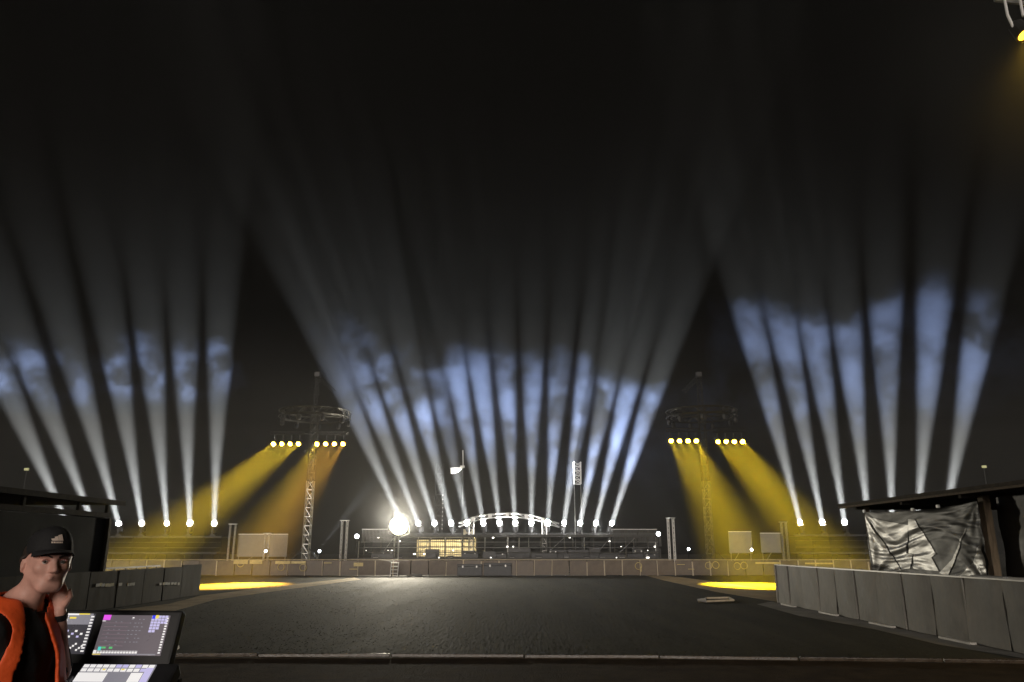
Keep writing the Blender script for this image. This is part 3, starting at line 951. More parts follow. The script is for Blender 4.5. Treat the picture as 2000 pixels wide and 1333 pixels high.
# ------------------------------------------------------------------ perimeter hoarding
HY = 50.9
hx0, hx1 = at(150, 1100, HY).x, at(1900, 1100, HY).x
t = thing('perimeter_hoarding', 'long row of brownish advertising boards along the far field edge', 'hoarding', ((hx0 + hx1) / 2, HY, 0))
HC = WPOS[t.name]
PWD = 1.12
pan = MB().cbox(HC + Vector((0, 0, .50)), (PWD - .05, .06, .90), .015).build('panel', 'hoard_panel', t)
pbx = MB().cbox(HC + Vector((0, 0, .52)), (.055, .09, .98), .012).build('panel_edge', 'hoard_edge', t)
npan = int((hx1 - hx0) / PWD)
for i in range(npan):
    X = hx0 + PWD * (i + .5) - HC.x
    ry = rnd.uniform(-.012, .012)
    if i == 0:
        pan.location = (X, 0, 0); pbx.location = (X - PWD / 2, -.03, 0)
        continue
    share('panel', pan.data, t, (X, rnd.uniform(-.03, .03), rnd.uniform(-.015, .015)), (rnd.uniform(-.05, .05), 0, rnd.uniform(-.04, .04)))
    if rnd.random() < .8:
        share('panel_edge', pbx.data, t, (X - PWD / 2, -.03 + rnd.uniform(-.02, .02), 0), (0, rnd.uniform(-.03, .03), 0), (rnd.uniform(.7, 1.6), 1, rnd.uniform(.85, 1)))
MB().tube((hx0, HY, 1.0), (hx1, HY, 1.0), .03, 6).build('top_rail', 'hoard_edge', t)
for (px, py) in [(1384, 1105), (1398, 1104), (1440, 1106), (1453, 1105), (549, 1108), (592, 1109), (1247, 1106), (470, 1101)]:
    c_ = at(px, py, HY - .11)
    pts = [c_ + Vector((.21 * math.cos(a_), 0, .21 * math.sin(a_))) for a_ in np.linspace(0, 2 * math.pi, 17)]
    MB().path(pts, .022, 5).build('ring_emblem', 'hoard_ring', t)
for (px, py, w_, h_) in [(1330, 1103, .5, .04), (1350, 1112, .4, .04), (470, 1098, .9, .25), (500, 1098, .8, .25), (553, 1099, 1.0, .18), (582, 1099, 1.0, .15), (640, 1100, .5, .05), (700, 1103, .6, .22), (690, 1112, .5, .05), (1252, 1112, .06, .3), (1500, 1100, 1.6, .12), (1600, 1101, 1.8, .1)]:
    c_ = at(px, py, HY - .11)
    MB().cbox(c_, (w_, .012, h_)).build('faded_lettering', 'hoard_ring', t)

# ------------------------------------------------------------------ things lying along the far edge of the field
def fcase(px, wpx, py0, py1, label):
    g = ground(px, py1)
    sc = g.y / 1554
    w_, h_ = wpx * sc, (py1 - py0) * sc
    t = thing('flight_case', label, 'flight case', (g.x, g.y, 0), 'cases at the far field edge')
    MB().cbox((g.x, g.y + .3, h_ * .42), (w_, .6, h_ * .76), .02).build('case_body', 'case_black', t)
    MB().cbox((g.x, g.y + .3, h_ * .9), (w_ + .02, .62, h_ * .18), .02).build('lid', 'case_black', t)
    for s in (-.4, .4):
        MB().tube((g.x + s * w_ - .03, g.y + .05, .035), (g.x + s * w_ + .03, g.y + .05, .035), .035, 8).build('castor', 'dark_steel', t)
        MB().box((g.x + s * w_ * .7 - .04, g.y - .012, h_ * .7), (g.x + s * w_ * .7 + .04, g.y - .004, h_ * .86)).build('latch', 'galv', t)
fcase(917, 48, 1103, 1126, 'dark flight case on the grass left of the red work light')
fcase(972, 54, 1101, 1126, 'long dark flight case on the grass below the red work light')

g = ground(1048, 1124)
t = thing('covered_heap', 'low dark heap under a cover on the grass before the stage', 'cover', (g.x, g.y, 0))
vs, fs = [], []
for j, (r_, z_) in enumerate([(1, 0), (.92, .14), (.65, .27), (.25, .33), (.02, .34)]):
    for i in range(16):
        an = 2 * math.pi * i / 16
        k = 1 + .1 * math.sin(3 * an + j)
        vs.append((g.x + .85 * r_ * k * math.cos(an), g.y + .4 + .4 * r_ * math.sin(an), z_))
fs = [(j * 16 + i, j * 16 + (i + 1) % 16, (j + 1) * 16 + (i + 1) % 16, (j + 1) * 16 + i) for j in range(4) for i in range(16)]
MB().add(vs, fs).build('cover_sheet', 'case_black', t, smooth=True)

def steps(px, py0, py1, wpx, label, m='galv'):
    g = ground(px, py1)
    sc = g.y / 1554
    w_, h_ = wpx * sc, (py1 - py0) * sc
    t = thing('step_ladder', label, 'steps', (g.x, g.y, 0), 'portable steps at the field edge')
    for s in (-1, 1):
        MB().tube((g.x + s * w_ / 2, g.y, 0), (g.x + s * w_ / 2, g.y + .35, h_), .025, 6).build('side_rail', m, t)
        MB().tube((g.x + s * w_ / 2, g.y + .7, 0), (g.x + s * w_ / 2, g.y + .36, h_), .02, 6).build('side_rail', 'dark_steel', t)
    for k in range(1, 5):
        f = k / 4.2
        MB().cbox((g.x, g.y + .35 * f, h_ * f), (w_, .14, .035), .005).build('step', m, t)
steps(769, 1100, 1127, 14, 'small pale step ladder on the grass below the floodlight', 'white_paint')
steps(1112, 1108, 1125, 16, 'small dark steps on the grass right of the stage centre')

g = ground(810, 1127)
t = thing('cable_reel', 'low pale bundle of cable on the grass right of the step ladder', 'cable', (g.x, g.y, 0))
for k in range(4):
    pts = [Vector((g.x + (.45 - .05 * k) * math.cos(a_) + .03 * k, g.y + .25 * math.sin(a_), .05 + .03 * k + .02 * math.sin(3 * a_))) for a_ in np.linspace(0, 2 * math.pi, 15)]
    MB().path(pts, .035, 5).build('cable_loop', 'pale_board', t)

g = ground(1190, 1124)
t = thing('barrier_trolley', 'long low trolley of metal frames on the grass at the right', 'trolley', (g.x, g.y, 0))
MB().box((g.x - 1.2, g.y, .20), (g.x + 1.2, g.y + .7, .25)).build('trolley_deck', 'galv', t)
for k in range(9):
    X = g.x - 1.1 + k * .275
    MB().tube((X, g.y, .0), (X, g.y, .42 + .05 * (k % 3)), .025, 6).build('frame_post', 'galv', t)
for z_ in (.42, .32):
    MB().tube((g.x - 1.15, g.y - .02, z_), (g.x + 1.15, g.y - .02, z_), .02, 6).build('frame_rail', 'galv', t)
for k in (-1, 1):
    MB().tube((g.x + k, g.y - .03, .07), (g.x + k, g.y + .06, .07), .07, 10).build('wheel', 'dark_steel', t)

# open hatch with a white sheet lying on the field
g = ground(1395, 1176)
t = thing('ground_hatch', 'thin rectangular frame with a small white sheet on the dark grass', 'hatch', (g.x, g.y, 0))
q = [ground(x, y) for x, y in [(1366, 1178), (1380, 1171), (1424, 1170), (1433, 1175)]]
for a_, b_ in zip(q, q[1:] + q[:1]):
    MB().tube(a_ + Vector((0, 0, .04)), b_ + Vector((0, 0, .04)), .035, 6).build('frame_bar', 'hoard_edge', t)
a_, b_ = ground(1362, 1174), ground(1381, 1180)
MB().add([(a_.x, a_.y, .06), (a_.x + .26, a_.y - .1, .10), (b_.x, b_.y, .05), (b_.x - .28, b_.y + .1, .09)], [(0, 1, 2, 3)]).add([(a_.x, a_.y, .05), (a_.x + .26, a_.y - .1, .09), (b_.x, b_.y, .04), (b_.x - .28, b_.y + .1, .08)], [(3, 2, 1, 0)]).build('white_sheet', 'white_paint', t)

# ------------------------------------------------------------------ right barrier
BX, BH = 8.65, 1.19
t = thing('barrier_wall', 'long grey panelled barrier wall running along the right of the field', 'barrier', (BX, 18, 0))
joints = [26.3, 25.2]
y = 25.2
while y > 6.0:
    y -= 1.22
    joints.append(y)
rng = np.random.RandomState(3)
for i, (ya, yb) in enumerate(zip(joints[:-1], joints[1:])):
    n1, n2 = 9, 7
    vs, fs = [], []
    ph = rng.uniform(0, 6, 3)
    for j in range(n2 + 1):
        for k in range(n1 + 1):
            u, v = k / n1, j / n2
            yy = ya + (yb - ya) * u
            bul = .022 * math.sin(math.pi * u) * (1 - .3 * v) + .014 * math.sin(5 * u + ph[0] + 2 * v) + .008 * math.sin(9 * u * v + ph[1])
            vs.append((BX - bul, yy, .02 + (BH - .02) * v))
    for j in range(n2):
        for k in range(n1):
            a_ = j * (n1 + 1) + k
            fs.append((a_, a_ + 1, a_ + n1 + 2, a_ + n1 + 1))
    mb = MB().add(vs, fs)
    mb.box((BX + .03, yb + .01, .02), (BX + .08, ya - .01, BH - .004))
    mb.build('panel', 'barrier_grey', t, smooth=True)
    if i % 2 == 0:
        MB().box((BX - .020, yb - .02, .02), (BX + .02, yb + .02, BH + .004)).build('joint_strip', 'barrier_grey', t)
MB().box((BX - .03, 6, BH + .002), (BX + .10, 26.32, BH + .03)).build('top_cap', 'barrier_lip', t)
for i in range(5):
    y = 25.6 - i * 3.1
    MB().box((BX - .16, y - 1.1, .010), (BX - .04, y, .05)).build('base_lip', 'barrier_lip', t)
MB().box((BX - .02, 26.305, .02), (BX + .09, 26.36, BH)).build('end_post', 'barrier_grey', t)

# railing behind the right barrier
def railing(X, ya, yb, z, label, n):
    t = thing('crowd_railing', label, 'railing', (X, (ya + yb) / 2, 0), 'black crowd railings behind the barriers')
    MB().box((X - .04, ya, z - .05), (X + .04, yb, z)).build('top_rail', 'black_plastic', t)
    for i in range(n):
        y = ya + (yb - ya) * (i + .5) / n
        MB().tube((X, y, 0), (X, y + .12, z - .05), .03, 6).build('post', 'black_plastic', t)
    MB().tube((X, ya, z * .5), (X, yb, z * .5), .025, 6).build('mid_rail', 'black_plastic', t)
railing(9.6, 20.4, 27.0, 1.17, 'black railing behind the grey barrier wall beside the tarpaulin booth', 14)

# ------------------------------------------------------------------ right booth with tarpaulin
t = thing('tarpaulin_booth', 'timber booth hung with crumpled black tarpaulin with paler patches on the right', 'booth', (10.6, 17.6, 0))
TX = 9.12
PL, PRr = 20.2, 15.45
MB().box((TX - .05, PL - .05, 0), (TX + .05, PL + .05, 2.76)).build('post', 'timber', t)
MB().box((TX + .10, PRr - .12, 0), (TX + .24, PRr + .06, 2.74)).build('post', 'timber', t)
MB().box((12.6, PL - .05, 0), (12.7, PL + .05, 2.76)).build('post', 'timber_dark', t)
MB().box((12.6, 11.0, 0), (12.7, 11.1, 2.76)).build('post', 'timber_dark', t)
# roof sheet with timber edge beam
MB().box((8.78, 10.6, 2.815), (12.9, 21.2, 2.88)).build('roof_sheet', 'timber_dark', t)
MB().box((8.80, 10.6, 2.765), (8.92, 21.15, 2.812)).build('edge_beam', 'timber', t)
for y in (13.2, 15.6, 18.0, 20.4):
    MB().box((8.93, y - .05, 2.70), (12.8, y + .05, 2.81)).build('rafter', 'timber_dark', t)
MB().box((12.72, 11.0, .2), (12.78, 20.2, 2.7)).build('rear_panel', 'booth_panel', t)
MB().box((TX + .3, 11.0, .05), (TX + .36, 15.3, 1.15)).build('counter_panel', 'booth_panel', t)
# dark sheet closing the near side of the booth
mb = MB()
for j in range(13):
    for i in range(25):
        u, v = i / 24, j / 12
        mb.v.append((TX + .34 + .06 * mnoise.noise(Vector((u * 5, v * 3, 2.2))) + .05 * u, 15.32 - 4.4 * u, .95 + 1.76 * v))
for j in range(12):
    for i in range(24):
        a_ = j * 25 + i
        mb.f.append((a_, a_ + 1, a_ + 26, a_ + 25))
mb.build('side_sheet', 'tarp_black', t, smooth=True)
# tarpaulin
z_t0, z_t1 = 1.02, 2.70
def tarp_pt(u, v, off=0.0):
    y = PL - .03 + (PRr + .02 - PL) * u
    sagt = .05 * math.sin(math.pi * u) + .09 * u * (1 - u)
    zt = z_t1 - .07 - sagt
    zb = z_t0 - .05 * math.sin(6 * u) - .02 * u
    z = zb + (zt - zb) * v
    # irregular creases, mostly sideways, pulled towards the corners
    def ridge(p):
        return 1 - 2 * abs(mnoise.noise(Vector(p)))
    warp = mnoise.noise(Vector((u * 2.2, v * 1.6, 4.1))) * .5
    wv = .060 * ridge((u * 1.7 + .3, v * 4.6 + warp * 3 + u * 1.2, 1.7))
    wv += .016 * ridge((u * 4.5 - v * 2.0, v * 13.0 + warp * 5, 8.3))
    wv += .004 * ridge((u * 9 + v * 3, v * 27 + warp * 8, 3.3))
    for cu, cv, fr, amp in ((0, 1, 5, .05), (1, 1, 6, .06), (0, 0, 5, .05), (1.02, -.05, 8, .085)):
        du, dv = (u - cu) * 2.7, (v - cv)
        r_ = math.hypot(du, dv) + .03
        an = math.atan2(dv, du)
        wv += amp * ridge((an * fr * .55, r_ * .8 + cu * 3, 5.5 + cv)) * math.exp(-r_ * 1.1) * min(1, r_ * 3)
    wv += -.10 * math.sin(math.pi * u) * math.sin(math.pi * v)
    wv *= .5
    return Vector((TX - .03 - wv - off + .12 * u, y, z))
nu, nv = 110, 64
mb = MB()
for j in range(nv + 1):
    for i in range(nu + 1):
        mb.v.append(tuple(tarp_pt(i / nu, j / nv)))
for j in range(nv):
    for i in range(nu):
        a_ = j * (nu + 1) + i
        mb.f.append((a_, a_ + 1, a_ + nu + 2, a_ + nu + 1))
tarp = mb.build('tarpaulin', 'tarp_black', t, smooth=True)
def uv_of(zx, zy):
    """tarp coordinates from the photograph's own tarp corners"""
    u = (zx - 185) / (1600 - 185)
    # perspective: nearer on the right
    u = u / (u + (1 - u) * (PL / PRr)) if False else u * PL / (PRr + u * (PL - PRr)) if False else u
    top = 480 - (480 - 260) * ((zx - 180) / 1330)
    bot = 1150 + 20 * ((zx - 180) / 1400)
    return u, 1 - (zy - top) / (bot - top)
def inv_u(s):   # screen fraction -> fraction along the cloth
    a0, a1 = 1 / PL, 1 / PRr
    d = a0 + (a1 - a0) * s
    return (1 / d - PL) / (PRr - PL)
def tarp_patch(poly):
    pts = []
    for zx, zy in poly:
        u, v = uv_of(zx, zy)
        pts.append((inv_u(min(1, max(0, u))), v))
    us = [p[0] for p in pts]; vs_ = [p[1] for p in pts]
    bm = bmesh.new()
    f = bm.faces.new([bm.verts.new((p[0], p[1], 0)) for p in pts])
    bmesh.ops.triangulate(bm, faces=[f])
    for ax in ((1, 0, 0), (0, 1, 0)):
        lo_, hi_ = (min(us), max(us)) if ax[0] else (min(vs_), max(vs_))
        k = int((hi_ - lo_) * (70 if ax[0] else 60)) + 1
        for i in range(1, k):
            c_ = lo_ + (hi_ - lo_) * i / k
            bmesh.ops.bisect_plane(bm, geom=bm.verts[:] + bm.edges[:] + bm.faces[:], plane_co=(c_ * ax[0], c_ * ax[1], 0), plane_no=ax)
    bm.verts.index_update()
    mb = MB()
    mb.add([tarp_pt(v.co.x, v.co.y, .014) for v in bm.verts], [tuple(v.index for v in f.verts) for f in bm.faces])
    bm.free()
    mb.build('pale_patch', 'tarp_pale', tarp, smooth=True)  # paler patches laid just over the black cloth
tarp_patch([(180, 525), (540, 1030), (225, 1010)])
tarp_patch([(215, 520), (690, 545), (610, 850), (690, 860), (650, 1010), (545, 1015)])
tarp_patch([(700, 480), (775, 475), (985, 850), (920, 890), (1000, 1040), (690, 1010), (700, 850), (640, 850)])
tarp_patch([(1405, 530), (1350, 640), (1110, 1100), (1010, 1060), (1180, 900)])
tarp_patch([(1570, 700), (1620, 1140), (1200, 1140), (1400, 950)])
for (zx, zy) in [(200, 440), (800, 365), (1130, 325)]:
    s, v = uv_of(zx, zy)
    p = tarp_pt(inv_u(s), .985)
    MB().cbox(p + Vector((-.05, 0, .05)), (.04, .10, .07), .01).build('peg', 'white_paint', tarp)
# blocks lying on the counter behind the barrier
for i, (y, L_, lab) in enumerate([(14.0, .75, 'pale block on the barrier top at the right edge, the nearer one'), (15.0, 1.05, 'long pale block on the barrier top at the foot of the booth post')]):
    tt = thing('counter_block', lab, 'block', (9.0, y, 1.0), 'pale blocks behind the barrier')
    MB().cbox((8.95, y, 1.16), (.22, L_, .16), .03).build('block_body', 'pale_board' if i else 'barrier_lip', tt)
    MB().box((8.86, y - L_ / 2 + .05, 0.0), (9.04, y + L_ / 2 - .05, 1.08)).build('support', 'dark_steel', tt)

# ------------------------------------------------------------------ left booth and barrier
LX = -11.9
t = thing('barrier_wall', 'dark panelled barrier with faded lettering on the left of the field', 'barrier', (LX, 20, 0))
ys_ = [30.6, 28.9, 27.4, 25.9, 24.2, 22.6, 20.9, 19.2, 17.4, 15.6, 13.6, 11.5, 9.5]
for i, (ya, yb) in enumerate(zip(ys_[:-1], ys_[1:])):
    h_ = 1.08 + (.05 if i == 0 else rnd.uniform(-.01, .01))
    MB().cbox((LX + rnd.uniform(-.012, .012), (ya + yb) / 2, h_ / 2 + .01), (.07, ya - yb - .02, h_), .012, Euler((0, 0, rnd.uniform(-.012, .012))).to_matrix()).build('panel', 'barrier_dark', t)
for (xa, xb, py, m_) in [(190, 205, 1144, 'pale_print'), (208, 223, 1144, 'faded_print'), (235, 240, 1142, 'pale_print'), (250, 262, 1142, 'pale_print')]:
    pass
# faded letters, readable only as blocks
def on_left(px, py):
    d = ray(px, py)
    return Vector((0, 0, EYE)) + d * ((LX + .055) / d.x)
for (px, py, k) in [(192, 1143, 'p'), (197, 1142, 'f'), (202, 1143, 'p'), (210, 1143, 'f'), (215, 1143, 'f'), (220, 1142, 'f'), (236, 1141.5, 'p'), (252, 1142, 'p'), (257, 1141.5, 'p'), (261, 1141, 'p'), (314, 1141, 'p'), (320, 1140.5, 'f'), (325, 1140, 'p'), (330, 1140.5, 'p'), (337, 1140, 'p'), (343, 1140, 'p'), (349, 1140.5, 'p')]:
    c_ = on_left(px, py)
    MB().box((c_.x - .006, c_.y - .10 + rnd.uniform(-.04, .04), c_.z - .045), (c_.x, c_.y + .08, c_.z + .04)).build('faded_lettering', 'pale_print' if k == 'p' else 'faded_print', t)
railing(-13.2, 24.5, 30.0, 1.12, 'black railing behind the dark barrier beside the left booth', 7)

t = thing('dark_booth', 'dark panelled booth with a flat timber roof on the left', 'booth', (-14, 19, 0))
BXL = -12.5
MB().box((BXL - .06, 12.0, .2), (BXL, 24.3, 2.62)).build('front_panel', 'booth_panel', t)
MB().box((BXL - .02, 10.0, 2.64), (BXL + .08, 24.36, 2.78)).build('top_beam', 'timber_dark', t)
MB().box((BXL - .02, 24.32, 0), (BXL + .09, 24.46, 2.62)).build('corner_post', 'timber', t)
MB().box((-17.5, 9.5, 3.02), (BXL + .45, 24.3, 3.12)).build('roof_sheet', 'timber_dark', t)
MB().box((BXL + .453, 9.5, 3.0), (BXL + .50, 24.35, 3.14)).build('roof_edge', 'timber_dark', t)
for y in (11.5, 14.5, 17.2, 20.0, 22.6, 24.2):
    MB().box((BXL - .02, y - .05, 2.782), (BXL + .06, y + .05, 3.018)).build('strut', 'timber_dark', t)
MB().box((-17.4, 24.2, 0), (BXL - .07, 24.3, 2.7)).build('end_panel', 'booth_panel', t)
MB().box((-17.5, 10, 0), (-17.4, 24.2, 2.9)).build('rear_panel', 'booth_panel', t)

# distant small lamps
for (px, py, lab) in [(52, 917, 'tiny pale lamp on a distant pole above the left booth'), (1922, 912, 'tiny pale lamp on a distant pole above the right booth')]:
    p = at(px, py, 110)
    t = thing('distant_lamp', lab, 'lamp', (p.x, 110, 0))
    MB().cbox(p, (.62, .2, .34), .03).build('lamp_head', mat('far_lamp_%d' % px, (.5, .5, .3), emit=(.75, .70, .30), estr=.35), t)
    MB().tube((p.x, 110.1, 0), (p.x, 110.1, p.z), .07, 6).build('pole', 'dark_steel', t)

# ------------------------------------------------------------------ tower lamp in the upper right corner
p = at(1988, 52, 14.0)
t = thing('lamp_mast', 'lattice mast with a hanging amber lamp at the upper right corner', 'lighting tower', (p.x + .9, 14.3, 0))
mb = MB(); tpost(mb, (p.x + .9, 14.3, 0), (p.x + .9, 14.3, p.z + 1.5), .4, .03); mb.build('mast', 'truss_alu', t)
MB().tube((p.x + .9, 14.3, p.z + .75), (p.x - .3, 14.1, p.z + .75), .05, 6).build('arm', 'truss_alu', t)
mb = MB()
mb.path([Vector((p.x - .17, 14, p.z + .75)), Vector((p.x - .17, 14, p.z + .28)), Vector((p.x - .10, 14, p.z - .02))], .028, 8)
mb.path([Vector((p.x + .16, 14, p.z + .75)), Vector((p.x + .16, 14, p.z + .25))], .028, 8)
mb.build('yoke', 'white_paint', t)
rot = Vector((.25, -.35, -1)).to_track_quat('Z', 'Y').to_matrix()
lc = p + Vector((.06, 0, -.12))
MB().lathe([(.06, -.30), (.15, -.22), (.19, .12), (.17, .12)], 14, lc, rot).build('housing', 'dark_steel', t)
MB().lathe([(.165, .10), (.13, .13), (.02, .15)], 14, lc, rot).build('lens', 'lens_orange', t)
spot(lc + rot @ Vector((0, 0, .25)), lc + rot @ Vector((0, 0, 4)), 550, 150, (1, .62, .05), 1.0, .1)

# ------------------------------------------------------------------ person (implicit surface, meshed once)
def nets(D, xs, ys, zs):
    s = D < 0
    nx, ny, nz = D.shape
    cnt = np.zeros((nx - 1, ny - 1, nz - 1), np.int8)
    for i in (0, 1):
        for j in (0, 1):
            for k in (0, 1):
                cnt += s[i:nx - 1 + i, j:ny - 1 + j, k:nz - 1 + k]
    act = np.argwhere((cnt > 0) & (cnt < 8))
    idx = -np.ones(cnt.shape, np.int64)
    idx[act[:, 0], act[:, 1], act[:, 2]] = np.arange(len(act))
    pos = np.zeros((len(act), 3)); num = np.zeros(len(act))
    cor = [(i, j, k) for i in (0, 1) for j in (0, 1) for k in (0, 1)]
    for a in cor:
        for ax in range(3):
            if a[ax]:
                continue
            b = list(a); b[ax] = 1
            ia = act + np.array(a); ib = act + np.array(b)
            va = D[ia[:, 0], ia[:, 1], ia[:, 2]]; vb = D[ib[:, 0], ib[:, 1], ib[:, 2]]
            m = (va < 0) != (vb < 0)
            tt = np.where(m, va / np.where(m, va - vb, 1), 0)[:, None]
            pa = np.stack([xs[ia[:, 0]], ys[ia[:, 1]], zs[ia[:, 2]]], 1)
            pb = np.stack([xs[ib[:, 0]], ys[ib[:, 1]], zs[ib[:, 2]]], 1)
            pos += np.where(m[:, None], pa + tt * (pb - pa), 0); num += m
    pos /= num[:, None]
    faces = []
    for ax in range(3):
        sl0 = [slice(None)] * 3; sl1 = [slice(None)] * 3
        sl0[ax] = slice(0, -1); sl1[ax] = slice(1, None)
        a, b = s[tuple(sl0)], s[tuple(sl1)]
        e = np.argwhere(a != b)
        o1, o2 = [(1, 2), (2, 0), (0, 1)][ax]
        e = e[(e[:, o1] > 0) & (e[:, o2] > 0) & (e[:, o1] < D.shape[o1] - 1) & (e[:, o2] < D.shape[o2] - 1)]
        sg = a[e[:, 0], e[:, 1], e[:, 2]]
        q = []
        for d1, d2 in ((1, 1), (0, 1), (0, 0), (1, 0)):
            c = e.copy(); c[:, o1] -= d1; c[:, o2] -= d2
            q.append(idx[c[:, 0], c[:, 1], c[:, 2]])
        q = np.stack(q, 1)
        q = np.where(sg[:, None], q, q[:, ::-1])
        faces.append(q)
    return pos, np.concatenate(faces)

class Field:
    def __init__(self, xs, ys, zs):
        self.xs, self.ys, self.zs = xs, ys, zs
        self.D = np.full((len(xs), len(ys), len(zs)), .3, np.float32)
    def _crop(self, lo, hi, mg):
        r = []
        for c, l, h in zip((self.xs, self.ys, self.zs), lo, hi):
            a, b = np.searchsorted(c, [l - mg, h + mg])
            r.append(slice(max(0, a - 1), min(len(c), b + 1)))
        return r
    def _pts(self, r):
        return np.meshgrid(self.xs[r[0]], self.ys[r[1]], self.zs[r[2]], indexing='ij')
    def _merge(self, r, d, k, sub):
        A = self.D[tuple(r)]
        if sub:
            d = -d
            h = np.maximum(k - np.abs(A - d), 0) / k
            self.D[tuple(r)] = np.maximum(A, d) + h * h * k / 4
        else:
            h = np.maximum(k - np.abs(A - d), 0) / k
            self.D[tuple(r)] = np.minimum(A, d) - h * h * k / 4
    def cap(self, a, b, r1, r2=None, k=.02, sub=False):
        r2 = r1 if r2 is None else r2
        a, b = np.array(a, float), np.array(b, float)
        rm = max(r1, r2)
        r = self._crop(np.minimum(a, b) - rm, np.maximum(a, b) + rm, .06)
        X, Y, Z = self._pts(r)
        d = b - a
        L2 = max(1e-9, d @ d)
        t = np.clip(((X - a[0]) * d[0] + (Y - a[1]) * d[1] + (Z - a[2]) * d[2]) / L2, 0, 1)
        dist = np.sqrt((X - a[0] - t * d[0]) ** 2 + (Y - a[1] - t * d[1]) ** 2 + (Z - a[2] - t * d[2]) ** 2) - (r1 + t * (r2 - r1))
        self._merge(r, dist, k, sub)
    def ell(self, c, rad, k=.02, sub=False, rz=0.0):
        c, rad = np.array(c, float), np.array(rad, float)
        m = rad.max()
        r = self._crop(c - m, c + m, .06)
        X, Y, Z = self._pts(r)
        X = X - c[0]; Y = Y - c[1]; Z = Z - c[2]
        if rz:
            X, Y = X * math.cos(rz) + Y * math.sin(rz), -X * math.sin(rz) + Y * math.cos(rz)
        k0 = np.sqrt((X / rad[0]) ** 2 + (Y / rad[1]) ** 2 + (Z / rad[2]) ** 2)
        k1 = np.sqrt((X / rad[0] ** 2) ** 2 + (Y / rad[1] ** 2) ** 2 + (Z / rad[2] ** 2) ** 2) + 1e-6
        self._merge(r, k0 * (k0 - 1) / k1, k, sub)

def fld_obj(name, D, xs, ys, zs, m, parent, sm=0):
    pos, fc = nets(D, xs, ys, zs)
    for _ in range(sm):
        acc = np.zeros_like(pos); n_ = np.zeros(len(pos))
        for a in range(4):
            i0, i1 = fc[:, a], fc[:, (a + 1) % 4]
            for p, q in ((i0, i1), (i1, i0)):
                for c in range(3):
                    acc[:, c] += np.bincount(p, pos[q, c], len(pos))
                n_ += np.bincount(p, minlength=len(pos))
        pos = pos * .4 + .6 * acc / n_[:, None]
    me = bpy.data.meshes.new(name)
    me.from_pydata(pos.tolist(), [], fc.tolist())
    me.materials.append(M[m])
    for p in me.polygons:
        p.use_smooth = True
    o = bpy.data.objects.new(name, me)
    C.objects.link(o)
    o.parent = parent
    return o

PB = at(43, 1200, 3.42)
person = thing('person', 'person in a black cap, black shirt and open orange vest, hand raised to the neck', 'person', (PB.x, PB.y, 0))
person.rotation_euler = (0, 0, R(85))
gx = np.arange(-.46, .47, .0062)
gy = np.arange(-.36, .30, .0062)
gz = np.concatenate([np.arange(-.01, 1.06, .014), np.arange(1.06, 1.86, .0048)])
HC_ = np.array([-.004, -.085, 1.69])        # head centre, in front of the torso axis
HYAW = R(-41)
def hp(x, y, z):
    """head-local to body-local"""
    c, s = math.cos(HYAW), math.sin(HYAW)
    return (HC_[0] + x * c - y * s, HC_[1] + x * s + y * c, HC_[2] + z)

SH_R, SH_L = (-.185, .01, 1.43), (.175, .01, 1.42)
EL_R, WR_R = (-.27, .06, 1.15), (-.25, -.10, .92)
EL_L, WR_L = (.195, -.065, 1.23), (.098, -.098, 1.475)

def torso(F, arms=True):
    F.ell((0, .015, 1.26), (.175, .115, .25), .03)
    F.ell((0, .0, 1.36), (.165, .105, .12), .05)
    F.ell((0, .01, 1.04), (.165, .12, .20), .06)
    F.ell((0, .015, .90), (.17, .125, .13), .05)
    F.cap((-.15, .015, 1.435), (.15, .015, 1.425), .062, .062, .05)
    F.cap((-.07, .02, 1.47), (.07, .02, 1.47), .055, .055, .05)
    F.cap((-.10, .02, 1.475), (0, .02, 1.53), .05, .05, .05)
    F.cap((.10, .02, 1.47), (0, .02, 1.53), .05, .05, .05)
    if arms:
        F.cap(SH_R, EL_R, .060, .046, .05)
        F.cap(SH_L, EL_L, .058, .045, .05)

B = Field(gx, gy, gz)
torso(B)
# legs and feet
for s in (-1, 1):
    B.cap((s * .09, .01, .88), (s * .11, -.01, .48), .088, .058, .05)
    B.cap((s * .11, -.01, .48), (s * .115, .02, .09), .056, .04, .03)
    B.cap((s * .115, .03, .045), (s * .13, -.17, .035), .045, .035, .03)
# arms below the elbow
B.cap(EL_R, WR_R, .043, .030, .02)
B.ell((WR_R[0], WR_R[1] - .03, WR_R[2] - .06), (.022, .04, .055), .02)
for i in range(4):
    B.cap((WR_R[0], WR_R[1] - .055 + i * .018, WR_R[2] - .09), (WR_R[0] + .02, WR_R[1] - .06 + i * .018, WR_R[2] - .165 + abs(i - 1.4) * .012), .009, .008, .006)
B.cap((WR_R[0] + .01, WR_R[1] - .07, WR_R[2] - .04), (WR_R[0] + .035, WR_R[1] - .10, WR_R[2] - .085), .011, .009, .01)
B.cap(EL_L, WR_L, .044, .029, .03)
